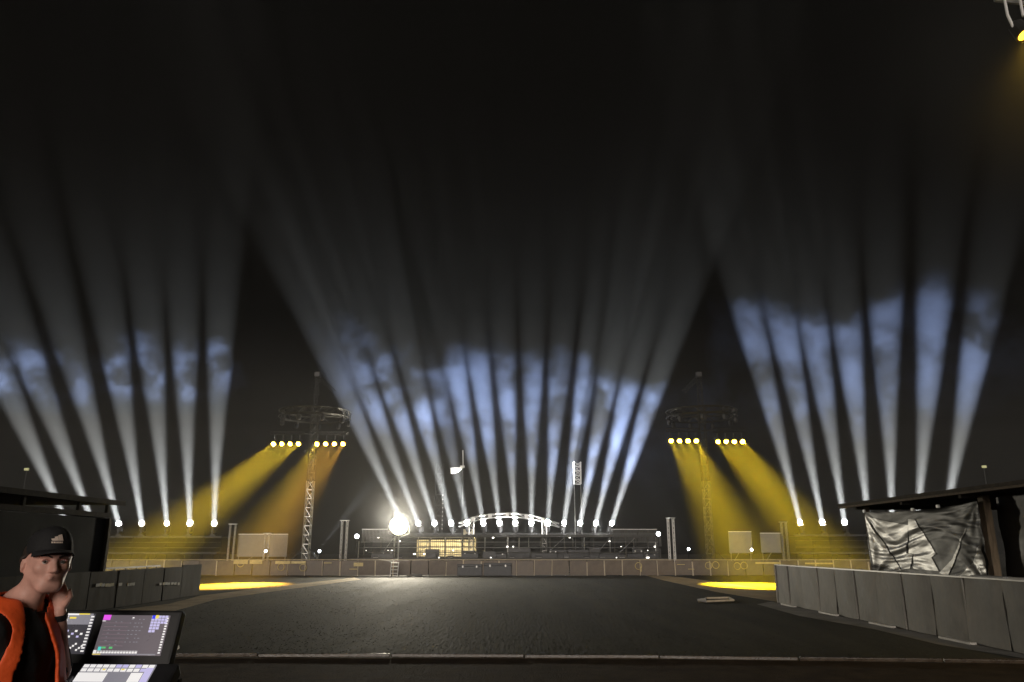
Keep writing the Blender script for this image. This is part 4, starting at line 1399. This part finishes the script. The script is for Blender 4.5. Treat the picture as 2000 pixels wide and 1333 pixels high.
# raised hand against jaw and neck
pc = np.array((.092, -.090, 1.535))
B.ell(pc, (.020, .042, .05), .02, rz=.15)
for i in range(4):
    y0 = pc[1] - .030 + i * .021
    L_ = (.062, .072, .068, .052)[i]
    k1 = (pc[0] - .004, y0 + .006, pc[2] + .045)
    k2 = (pc[0] - .016, y0 + .020, pc[2] + .045 + L_ * .55)
    k3 = (pc[0] - .032, y0 + .030, pc[2] + .040 + L_ * .85)
    B.cap((pc[0], y0, pc[2] + .02), k1, .0105, .010, .008)
    B.cap(k1, k2, .010, .0095, .004)
    B.cap(k2, k3, .0095, .008, .004)
B.cap((pc[0] - .002, pc[1] - .035, pc[2] - .02), (pc[0] - .016, pc[1] - .062, pc[2] + .012), .013, .011, .012)
B.cap((pc[0] - .016, pc[1] - .062, pc[2] + .012), (pc[0] - .030, pc[1] - .066, pc[2] + .038), .011, .008, .004)
# neck and head
B.cap((0, .015, 1.46), tuple(HC_ + (0, .035, -.07)), .058, .055, .035)
Hd = Field(gx, gy, gz)
Hd.ell(hp(0, .012, .025), (.077, .095, .095), .01)                      # skull
Hd.ell(hp(0, -.028, -.025), (.060, .068, .088), .03, rz=HYAW)           # face block
Hd.ell(hp(0, -.050, -.090), (.036, .034, .030), .035, rz=HYAW)          # chin
for s in (-1, 1):
    Hd.cap(hp(s * .062, .012, -.045), hp(s * .028, -.060, -.098), .017, .015, .03)   # jaw
    Hd.ell(hp(s * .042, -.062, -.022), (.024, .020, .020), .025)        # cheek
    Hd.cap(hp(s * .012, -.092, .026), hp(s * .050, -.074, .028), .010, .008, .014)   # brow
    Hd.ell(hp(s * .032, -.099, .004), (.019, .013, .011), .010, True)   # eye socket
    Hd.ell(hp(s * .087, .026, -.010), (.010, .021, .033), .006, rz=HYAW + s * .5)   # ear
    Hd.ell(hp(s * .099, .018, -.006), (.008, .010, .017), .006, True)
Hd.cap(hp(0, -.090, .010), hp(0, -.114, -.030), .010, .0125, .014)      # nose
for s in (-1, 1):
    Hd.ell(hp(s * .012, -.102, -.034), (.008, .010, .008), .006)
Hd.ell(hp(0, -.088, -.062), (.026, .012, .012), .014)                   # mouth mound
Hd.cap(hp(-.022, -.098, -.062), hp(.022, -.098, -.062), .0022, .0022, .003, True)
h_ = np.maximum(.014 - np.abs(B.D - Hd.D), 0) / .014
B.D = np.minimum(B.D, Hd.D) - h_ * h_ * .014 / 4
fld_obj('body', B.D, gx, gy, gz, 'skin', person, 1)

X_, Y_, Z_ = np.meshgrid(gx, gy, gz, indexing='ij')
# shirt
T = Field(gx, gy, gz); torso(T)
T.cap((0, .015, 1.46), tuple(HC_ + (0, .035, -.07)), .058, .055, .035)
fold = .004 * np.sin(38 * Z_ + 14 * X_) * np.sin(17 * X_ + 9 * Y_ + 3) + .003 * np.sin(70 * X_ + 30 * Z_)
d = T.D - .011 + fold
neck = np.sqrt((X_ - 0) ** 2 + (Y_ + .005) ** 2) - .083
d = np.maximum(d, -(np.maximum(neck + .003, 1.49 - Z_)))
d = np.maximum(d, Z_ - (1.535 + .35 * np.clip(Y_, -.12, .08)))
d = np.maximum(d, .90 - Z_)
for sh, el in ((SH_R, EL_R), (SH_L, EL_L)):
    a_, b_ = np.array(sh), np.array(el)
    dr = (b_ - a_) / np.linalg.norm(b_ - a_)
    cut = (X_ - a_[0]) * dr[0] + (Y_ - a_[1]) * dr[1] + (Z_ - a_[2]) * dr[2] - .21
    near = np.sign(sh[0]) * X_ > .185
    d = np.where(near, np.maximum(d, cut), d)
fld_obj('shirt', d, gx, gy, gz, 'shirt_black', person, 2)
# vest, open at the front
V = Field(gx, gy, gz); torso(V, False)
fold = .003 * np.sin(26 * Z_ + 9 * X_ + 2 * np.sin(20 * X_)) * np.sin(11 * X_ + 1) + .002 * np.sin(48 * X_ - 22 * Z_)
flare = np.clip(1.38 - Z_, 0, .3) * (.09 + .16 * (X_ > 0)) * np.clip((.03 - Y_) / .05, 0, 1)
d = V.D - .030 - flare + fold
inner = V.D - .012 - flare + fold
d = np.maximum(d, -inner)
opening = np.maximum(np.abs(X_ + .042) - (.048 + .045 * np.clip(1.48 - Z_, 0, .22) / .22), Y_ + .01)
d = np.maximum(d, -opening)
neck = np.sqrt(X_ ** 2 + (Y_ - .0) ** 2) - .092
d = np.maximum(d, -neck)
for sh, el in ((SH_R, EL_R), (SH_L, EL_L)):
    a_ = np.array(sh) + np.array((.006 * np.sign(sh[0]), 0, -.02)); b_ = np.array(el)
    ab = b_ - a_
    tt = np.clip(((X_ - a_[0]) * ab[0] + (Y_ - a_[1]) * ab[1] + (Z_ - a_[2]) * ab[2]) / (ab @ ab), 0, .62)
    ad = np.sqrt((X_ - a_[0] - tt * ab[0]) ** 2 + (Y_ - a_[1] - tt * ab[1]) ** 2 + (Z_ - a_[2] - tt * ab[2]) ** 2) - .100
    d = np.maximum(d, -ad)
d = np.maximum(d, Z_ - (1.555 + .2 * np.clip(Y_, -.1, .08)))
d = np.maximum(d, .86 - Z_)
vest = fld_obj('vest', d, gx, gy, gz, 'vest_orange', person, 10)
# trousers and shoes
Lg = Field(gx, gy, gz)
Lg.ell((0, .015, .90), (.17, .125, .13), .05)
for s in (-1, 1):
    Lg.cap((s * .09, .01, .88), (s * .11, -.01, .48), .092, .068, .05)
    Lg.cap((s * .11, -.01, .48), (s * .115, .02, .09), .068, .062, .03)
d = np.maximum(np.maximum(Lg.D - .012, Z_ - .965), .05 - Z_)
fld_obj('trousers', d, gx, gy, gz, 'trousers', person)
Sx = Field(gx, gy, gz)
for s in (-1, 1):
    Sx.cap((s * .115, .04, .05), (s * .13, -.18, .04), .055, .046, .03)
fld_obj('shoes', np.maximum(Sx.D, -Z_), gx, gy, gz, 'case_black', person)
# hair below the cap
d = Hd.D - .007
hl = [None]
c_, s_ = math.cos(HYAW), math.sin(HYAW)
HXl = (X_ - HC_[0]) * c_ + (Y_ - HC_[1]) * s_
HYl = -(X_ - HC_[0]) * s_ + (Y_ - HC_[1]) * c_
HZl = Z_ - HC_[2]
d = np.maximum(d, np.maximum(-(HYl - .030 + np.clip(HZl, -.1, .05) * 1.2), -(HZl + .045)))
d = np.maximum(d, HZl - .07)
d = np.maximum(d, -(HYl + .012))
fld_obj('hair', d, gx, gy, gz, 'hair', person)
del X_, Y_, Z_, HXl, HYl, HZl

def hmesh(name, mb, m, parent, smooth=True):
    """mesh given in head-local coordinates"""
    me = bpy.data.meshes.new(name)
    me.from_pydata([hp(*v) for v in mb.v], [], mb.f)
    me.materials.append(M[m])
    for p in me.polygons:
        p.use_smooth = smooth
    o = bpy.data.objects.new(name, me)
    C.objects.link(o)
    o.parent = parent
    return o
for s in (-1, 1):
    mb = MB().lathe([(.012 * math.sin(a), -.012 * math.cos(a)) for a in np.linspace(.05, 3.09, 9)], 12, (s * .032, -.080, .003), Euler((math.pi / 2, 0, 0)).to_matrix())
    e = hmesh('eye', mb, 'eye_white', person)
    gaze = -.0035
    mb = MB().lathe([(.0058, .0), (.005, .003), (.001, .0045)], 10, (s * .032 + gaze, -.0905, .003), Euler((math.pi / 2, 0, 0)).to_matrix())
    hmesh('iris', mb, 'iris', e)
    mb = MB()
    for i in range(6):
        f0, f1 = i / 6, (i + 1) / 6
        mb.tube((s * (.014 + .036 * f0), -.1015 + .017 * f0 ** 1.6, .021 + .007 * math.sin(2.2 * f0)), (s * (.014 + .036 * f1), -.1015 + .017 * f1 ** 1.6, .021 + .007 * math.sin(2.2 * f1)), .0036, 5)
    hmesh('eyebrow', mb, 'hair', person)
    mb = MB()
    for i in range(6):
        f0, f1 = i / 6 * math.pi, (i + 1) / 6 * math.pi
        mb.tube((s * .032 + .014 * math.cos(f0), -.0905, .004 + .0075 * math.sin(f0)), (s * .032 + .014 * math.cos(f1), -.0905, .004 + .0075 * math.sin(f1)), .0022, 4)
    hmesh('eyelid', mb, 'lip', person)
for zz, r_ in ((-.0590, .0030), (-.0655, .0036)):
    mb = MB()
    for i in range(8):
        f0, f1 = -1 + i / 4, -1 + (i + 1) / 4
        mb.tube((.021 * f0, -.0950 + .010 * f0 * f0, zz + .005 * f0 * f0), (.021 * f1, -.0950 + .010 * f1 * f1, zz + .005 * f1 * f1), r_ * (1.05 - .6 * f0 * f0), 6)
    hmesh('lip', mb, 'lip', person)

# cap
cap_mb = MB()
nr, na = 9, 32
for j in range(nr + 1):
    ph = (math.pi / 2) * (1 - j / nr)
    for i in range(na):
        th = 2 * math.pi * i / na
        front = max(0, -math.sin(th))
        hgt = .098 + .012 * front
        r_ = math.cos(ph * .97) ** .55 if j < nr else 1.0
        seam = 1 + .006 * abs(math.sin(th * 3))
        x = .0875 * math.cos(th) * r_ * seam
        y = .010 + .106 * math.sin(th) * r_ * seam
        z = .040 + hgt * math.sin(ph) ** 1.05 - .012 * (1 - math.sin(ph)) * math.sin(th)
        cap_mb.v.append((x, y, z))
for j in range(nr):
    for i in range(na):
        cap_mb.f.append((j * na + i, (j + 1) * na + i, (j + 1) * na + (i + 1) % na, j * na + (i + 1) % na))
cap_mb.f.append(tuple(range(na)))
o2 = len(cap_mb.v)
# inner band so that the rim has thickness
for i in range(na):
    v = cap_mb.v[nr * na + i]
    cap_mb.v.append((v[0] * .985, (v[1] - .01) * .985 + .01, v[2] - .006))
for i in range(na):
    cap_mb.f.append((nr * na + i, o2 + i, o2 + (i + 1) % na, nr * na + (i + 1) % na))
capo = hmesh('cap', cap_mb, 'cap_black', person)
vz = MB()
nw, nl = 16, 6
for side in (0, 1):
    for j in range(nl + 1):
        f = j / nl
        for i in range(nw + 1):
            th = math.pi * (1.16 + .68 * i / nw)
            x0, y0 = .086 * math.cos(th), .010 + .104 * math.sin(th)
            u = -1 + 2 * i / nw
            ext = .072 * math.sqrt(max(0, 1 - u ** 4)) * f
            vz.v.append((x0 * (1 + .04 * f), y0 - ext, .050 - .012 * math.sin(th) * .3 - .010 * f - .016 * u * u * (.4 + .6 * f) - .004 * side))
n1 = (nl + 1) * (nw + 1)
for j in range(nl):
    for i in range(nw):
        a = j * (nw + 1) + i
        vz.f.append((a, a + nw + 1, a + nw + 2, a + 1))
        vz.f.append((n1 + a, n1 + a + 1, n1 + a + nw + 2, n1 + a + nw + 1))
for i in range(nw):
    a = nl * (nw + 1) + i
    vz.f.append((a, n1 + a, n1 + a + 1, a + 1))
hmesh('visor', vz, 'cap_black', capo)
hmesh('button', MB().lathe([(.008, 0), (.006, .004), (.001, .005)], 10, (0, .010, .147)), 'cap_black', capo)
# emblem: three slanted bars over a line of tiny letters, wrapped on the crown
def on_crown(x, z):
    zz = (z - .046) / .110
    ph = math.asin(min(.99, max(0, zz)) ** (1 / 1.05))
    r_ = math.cos(ph * .97) ** .55
    xx = x / (.0875 * r_)
    return (x, .010 - .106 * r_ * math.sqrt(max(0, 1 - xx * xx)) - .0035, z)
def emblem_quad(mb, p4):
    n = 4
    base = len(mb.v)
    for j in range(n + 1):
        for i in range(n + 1):
            u, v = i / n, j / n
            a = [(p4[0][k] * (1 - u) + p4[1][k] * u) * (1 - v) + (p4[3][k] * (1 - u) + p4[2][k] * u) * v for k in (0, 1)]
            mb.v.append(on_crown(*a))
    for j in range(n):
        for i in range(n):
            q = base + j * (n + 1) + i
            mb.f.append((q, q + 1, q + n + 2, q + n + 1))
z0 = .088
for k, (xa, hgt) in enumerate([(-.020, .010), (-.008, .019), (.005, .027)]):
    mb = MB()
    emblem_quad(mb, [(xa, z0), (xa + .0125 + (.005 if k == 2 else 0), z0), (xa + .0125 - .004 + (.002 if k == 2 else 0), z0 + hgt), (xa - .0045, z0 + hgt * .82)])
    hmesh('emblem_bar', mb, 'cap_logo', capo)
xs_l = -.023
for wl in (.007, .007, .003, .007, .007, .006):
    mb = MB()
    emblem_quad(mb, [(xs_l, z0 - .010), (xs_l + wl, z0 - .010), (xs_l + wl, z0 - .0035), (xs_l, z0 - .0035)])
    hmesh('emblem_letter', mb, 'cap_logo', capo)
    xs_l += wl + .0013
# wrist watch and vest tabs
def bmesh_local(name, mb, m, parent, smooth=False):
    me = bpy.data.meshes.new(name)
    me.from_pydata(mb.v, [], mb.f)
    me.materials.append(M[m])
    for p in me.polygons:
        p.use_smooth = smooth
    o = bpy.data.objects.new(name, me)
    C.objects.link(o)
    o.parent = parent
    return o
ax = Vector(WR_L) - Vector(EL_L)
axn = ax.normalized()
wq = axn.to_track_quat('Z', 'Y').to_matrix()
wc = Vector(WR_L) - axn * .012
wt = bmesh_local('watch_strap', MB().lathe([(.0315, -.013), (.0345, -.011), (.0345, .011), (.0315, .013)], 18, wc, wq), 'black_plastic', person)
for zz, xo in ((1.205, .118), (1.105, .135)):
    bmesh_local('vest_tab', MB().cbox((xo, -.165 - (1.36 - zz) * .06, zz), (.075, .012, .022), .004, Euler((0, -.12, .35)).to_matrix()), 'black_plastic', vest)

# ------------------------------------------------------------------ lighting console
KY = 4.0
TL, TR_, BL_ = at(205, 1202, KY), at(333, 1204, KY), None
uvec = Vector((1, .0, -.008)).normalized()
vvec = Vector((0, -.36, -.933)).normalized()
nvec = uvec.cross(vvec).normalized()
if nvec.y > 0:
    nvec = -nvec
con = thing('lighting_console', 'black lighting control desk with two lit screens and a white touch panel', 'control desk', (TL.x + .05, KY, 0))
wid = (at(333, 1205, KY) - TL).length
hei = wid / 1.72
mat('ui_grey', (.05, .045, .05), .3, var=.05, emit=(.125, .105, .115), estr=1.0)
mat('ui_dark', (.02, .02, .02), .3, var=.05, emit=(.045, .042, .050), estr=1.0)
mat('ui_mid', (.1, .1, .1), .3, var=.05, emit=(.22, .21, .24), estr=1.0)
mat('ui_white', (.2, .2, .2), .3, var=.05, emit=(.85, .82, .80), estr=1.0)
mat('ui_lilac', (.2, .2, .2), .3, var=.05, emit=(.50, .46, .74), estr=1.0)
mat('ui_magenta', (.2, .0, .2), .3, var=.05, emit=(.80, .10, .82), estr=1.0)
mat('ui_blue', (.0, .0, .2), .3, var=.05, emit=(.05, .06, .80), estr=1.0)
mat('ui_yellow', (.2, .2, .0), .3, var=.05, emit=(.85, .65, .10), estr=1.0)
mat('ui_teal', (.0, .2, .2), .3, var=.05, emit=(.10, .65, .60), estr=1.0)
mat('ui_green', (.0, .2, .0), .3, var=.05, emit=(.12, .50, .18), estr=1.0)
mat('ui_line', (.1, .1, .1), .3, var=.05, emit=(.24, .16, .19), estr=1.0)

def slab(o, u, v, n, w_, h_, th, name, m, parent, bev=.006):
    rot = Matrix((u, -v, n)).transposed()
    c = o + u * (w_ / 2) + v * (h_ / 2) - n * (th / 2)
    return MB().cbox(c, (w_, h_, th), bev, rot).build(name, m, parent)

def ui(screen, o, u, v, n, w_, h_, items, off=.0012):
    by = {}
    for (x, y, ww, hh, m_) in items:
        mb = by.setdefault(m_, MB())
        k = off + .0004 * (1 + list(by).index(m_))
        a = o + u * (x * w_) + v * (y * h_) + n * k
        mb.quad(a, a + v * (hh * h_), a + v * (hh * h_) + u * (ww * w_), a + u * (ww * w_))
    for m_, mb in by.items():
        mb.build('screen_' + m_[3:] + '_icons', m_, screen)['kind'] = 'stuff'

rs = random.Random(5)
# bezel carrying both upright screens
bo = at(118, 1190, KY + .012)
bw = at(345, 1193, KY + .012).x - bo.x + .06
slab(bo - uvec * .10, uvec, vvec, nvec, bw + .07, hei + .075, .06, 'screen_housing', 'black_plastic', con, .012)
big = slab(TL + nvec * .004, uvec, vvec, nvec, wid, hei, .006, 'main_screen', 'ui_grey', con, .001)
it = [(0, 0, .11, .13, 'ui_magenta'), (0, .145, .05, .02, 'ui_white')]
for r_ in range(7):
    it.append((.05, .20 + r_ * .095, .36, .008, 'ui_line'))
    for k in range(4):
        if rs.random() < .8:
            it.append((.43 + k * .055 + rs.uniform(-.01, .01), .10 + r_ * .095, .02 + .012 * rs.random(), .018, 'ui_mid'))
    for k in range(3):
        if rs.random() < .5:
            it.append((.12 + k * .08, .17 + r_ * .095, .015 + .02 * rs.random(), .014, 'ui_mid'))
for r_ in range(8):
    for k in range(5 if r_ < 3 else 3 if r_ < 5 else 2 if r_ < 6 else 0):
        it.append((.735 + k * .05, .01 + r_ * .073, .044, .06, 'ui_lilac'))
        it.append((.742 + k * .05, .042 + r_ * .073, .026, .016, 'ui_white'))
it += [(.74, .005, .045, .09, 'ui_blue'), (.792, .0, .045, .085, 'ui_yellow'), (.44, .055, .03, .03, 'ui_white')]
for r_ in range(14):
    it.append((.955, .06 + r_ * .066, .035, .036, 'ui_white'))
it += [(.06, .80, .045, .09, 'ui_teal'), (.11, .80, .06, .045, 'ui_green'), (.22, .80, .05, .05, 'ui_green'), (.0, .88, .045, .10, 'ui_white')]
for k in range(14):
    it.append((.055 + k * .043, .895, .036, .012, 'ui_white'))
    it.append((.055 + k * .043, .918, .036, .04, 'ui_white'))
it += [(.0, .965, .93, .030, 'ui_mid'), (.0, .972, .12, .02, 'ui_yellow'), (.82, .97, .05, .025, 'ui_white')]
ui(big, TL + nvec * .004, uvec, vvec, nvec, wid, hei, it)
so_ = at(118, 1199, KY)
sw = at(188, 1200, KY).x - so_.x
# the left screen runs behind the vest
so_ = so_ - uvec * .16
sw += .16
sml = slab(so_ + nvec * .004, uvec, vvec, nvec, sw, hei, .006, 'side_screen', 'ui_dark', con, .001)
f0 = .16 / sw
g_ = lambda x: f0 + (1 - f0) * x
it = [(g_(.1), .0, (1 - f0) * .85, .28, 'ui_mid'), (g_(.05), .0, (1 - f0) * .5, .045, 'ui_white'), (g_(.55), .0, (1 - f0) * .3, .03, 'ui_yellow'), (g_(.32), .09, (1 - f0) * .18, .045, 'ui_yellow'), (g_(.12), .29, (1 - f0) * .14, .10, 'ui_blue')]
for r_ in range(12):
    it.append((g_(.90), .06 + r_ * .078, (1 - f0) * .09, .04, 'ui_white'))
for r_ in range(5):
    it.append((g_(.2), .06 + r_ * .05, (1 - f0) * .08, .028, 'ui_white'))
for k in range(9):
    it.append((g_(.1 + .08 * k), .42 + .07 * ((k * 5) % 3), (1 - f0) * .07, .05, 'ui_lilac' if k % 2 else 'ui_white'))
for k in range(8):
    it.append((g_(.45 + .06 * k), .74 + .05 * ((k * 3) % 4), (1 - f0) * .055, .045, 'ui_white'))
ui(sml, so_ + nvec * .004, uvec, vvec, nvec, sw, hei, it)
# lower deck with the white touch panel
v2 = Vector((0, -.80, -.60)).normalized()
n2 = uvec.cross(v2).normalized()
if n2.z < 0:
    n2 = -n2
d0 = TL + vvec * (hei + .032) - uvec * .26
slab(d0, uvec, v2, n2, wid + .36, .46, .07, 'desk_surface', 'black_plastic', con, .012)
po = at(163, 1300, d0.y - .04)
po = d0 + v2 * .014 + uvec * (at(163, 1300, KY - .1).x - d0.x) + n2 * .003
pw, ph_ = at(304, 1307, KY - .1).x - at(163, 1300, KY - .1).x, .11
tp = slab(po, uvec, v2, n2, pw, ph_, .005, 'touch_panel', 'ui_mid', con, .001)
it = []
for r_ in range(2):
    for k in range(11):
        it.append((.01 + k * .09, .03 + r_ * .22, .075, .17, rs.choice(['ui_white', 'ui_white', 'ui_lilac'])))
it += [(.0, .48, .40, .50, 'ui_white'), (.72, .48, .16, .50, 'ui_white'), (.89, .2, .1, .78, 'ui_lilac'), (.30, .27, .04, .08, 'ui_yellow'), (.56, .27, .04, .07, 'ui_yellow')]
ui(tp, po, uvec, v2, n2, pw, ph_, it)
for k in range(10):
    a = d0 + v2 * .24 + uvec * (.12 + k * .055) + n2 * .004
    MB().cbox(a, (.006, .12, .006), 0).build('fader_slot', 'case_black', con)
    MB().cbox(a + v2 * rs.uniform(-.04, .04) + n2 * .01, (.018, .026, .016), .003).build('fader_cap', 'galv' if k == 3 else 'black_plastic', con)
# stand
dz = d0 + v2 * .46
for sx in (.04, wid + .30):
    for yy in (KY + .10, dz.y + .04):
        X = d0.x + sx
        MB().box((X - .025, yy - .025, 0), (X + .025, yy + .025, (d0.z - .12 if yy > KY else dz.z - .075))).build('leg', 'dark_steel', con)
MB().box((d0.x, dz.y, .70), (d0.x + wid + .36, KY + .15, .74)).build('shelf', 'case_black', con)
MB().box((d0.x, KY - .06, .74), (d0.x + wid + .36, KY - .03, d0.z - .08)).build('back_panel', 'case_black', con)

# crumpled paper on the ground beyond the desk
g = ground(341, 1270)
t = thing('crumpled_paper', 'small crumpled scrap of paper lying on the ground right of the control desk', 'paper', (g.x, g.y, 0))
bm = bmesh.new()
bmesh.ops.create_icosphere(bm, subdivisions=2, radius=1)
mb = MB()
bm.verts.index_update()
mb.add([(g.x + v.co.x * .075 * (1 + rs.uniform(-.4, .5)), g.y + v.co.y * .06 * (1 + rs.uniform(-.4, .4)), .055 + v.co.z * .05 * (1 + rs.uniform(-.5, .5))) for v in bm.verts], [tuple(v.index for v in f.verts) for f in bm.faces])
bm.free()
mb.build('paper_ball', 'paper', t)
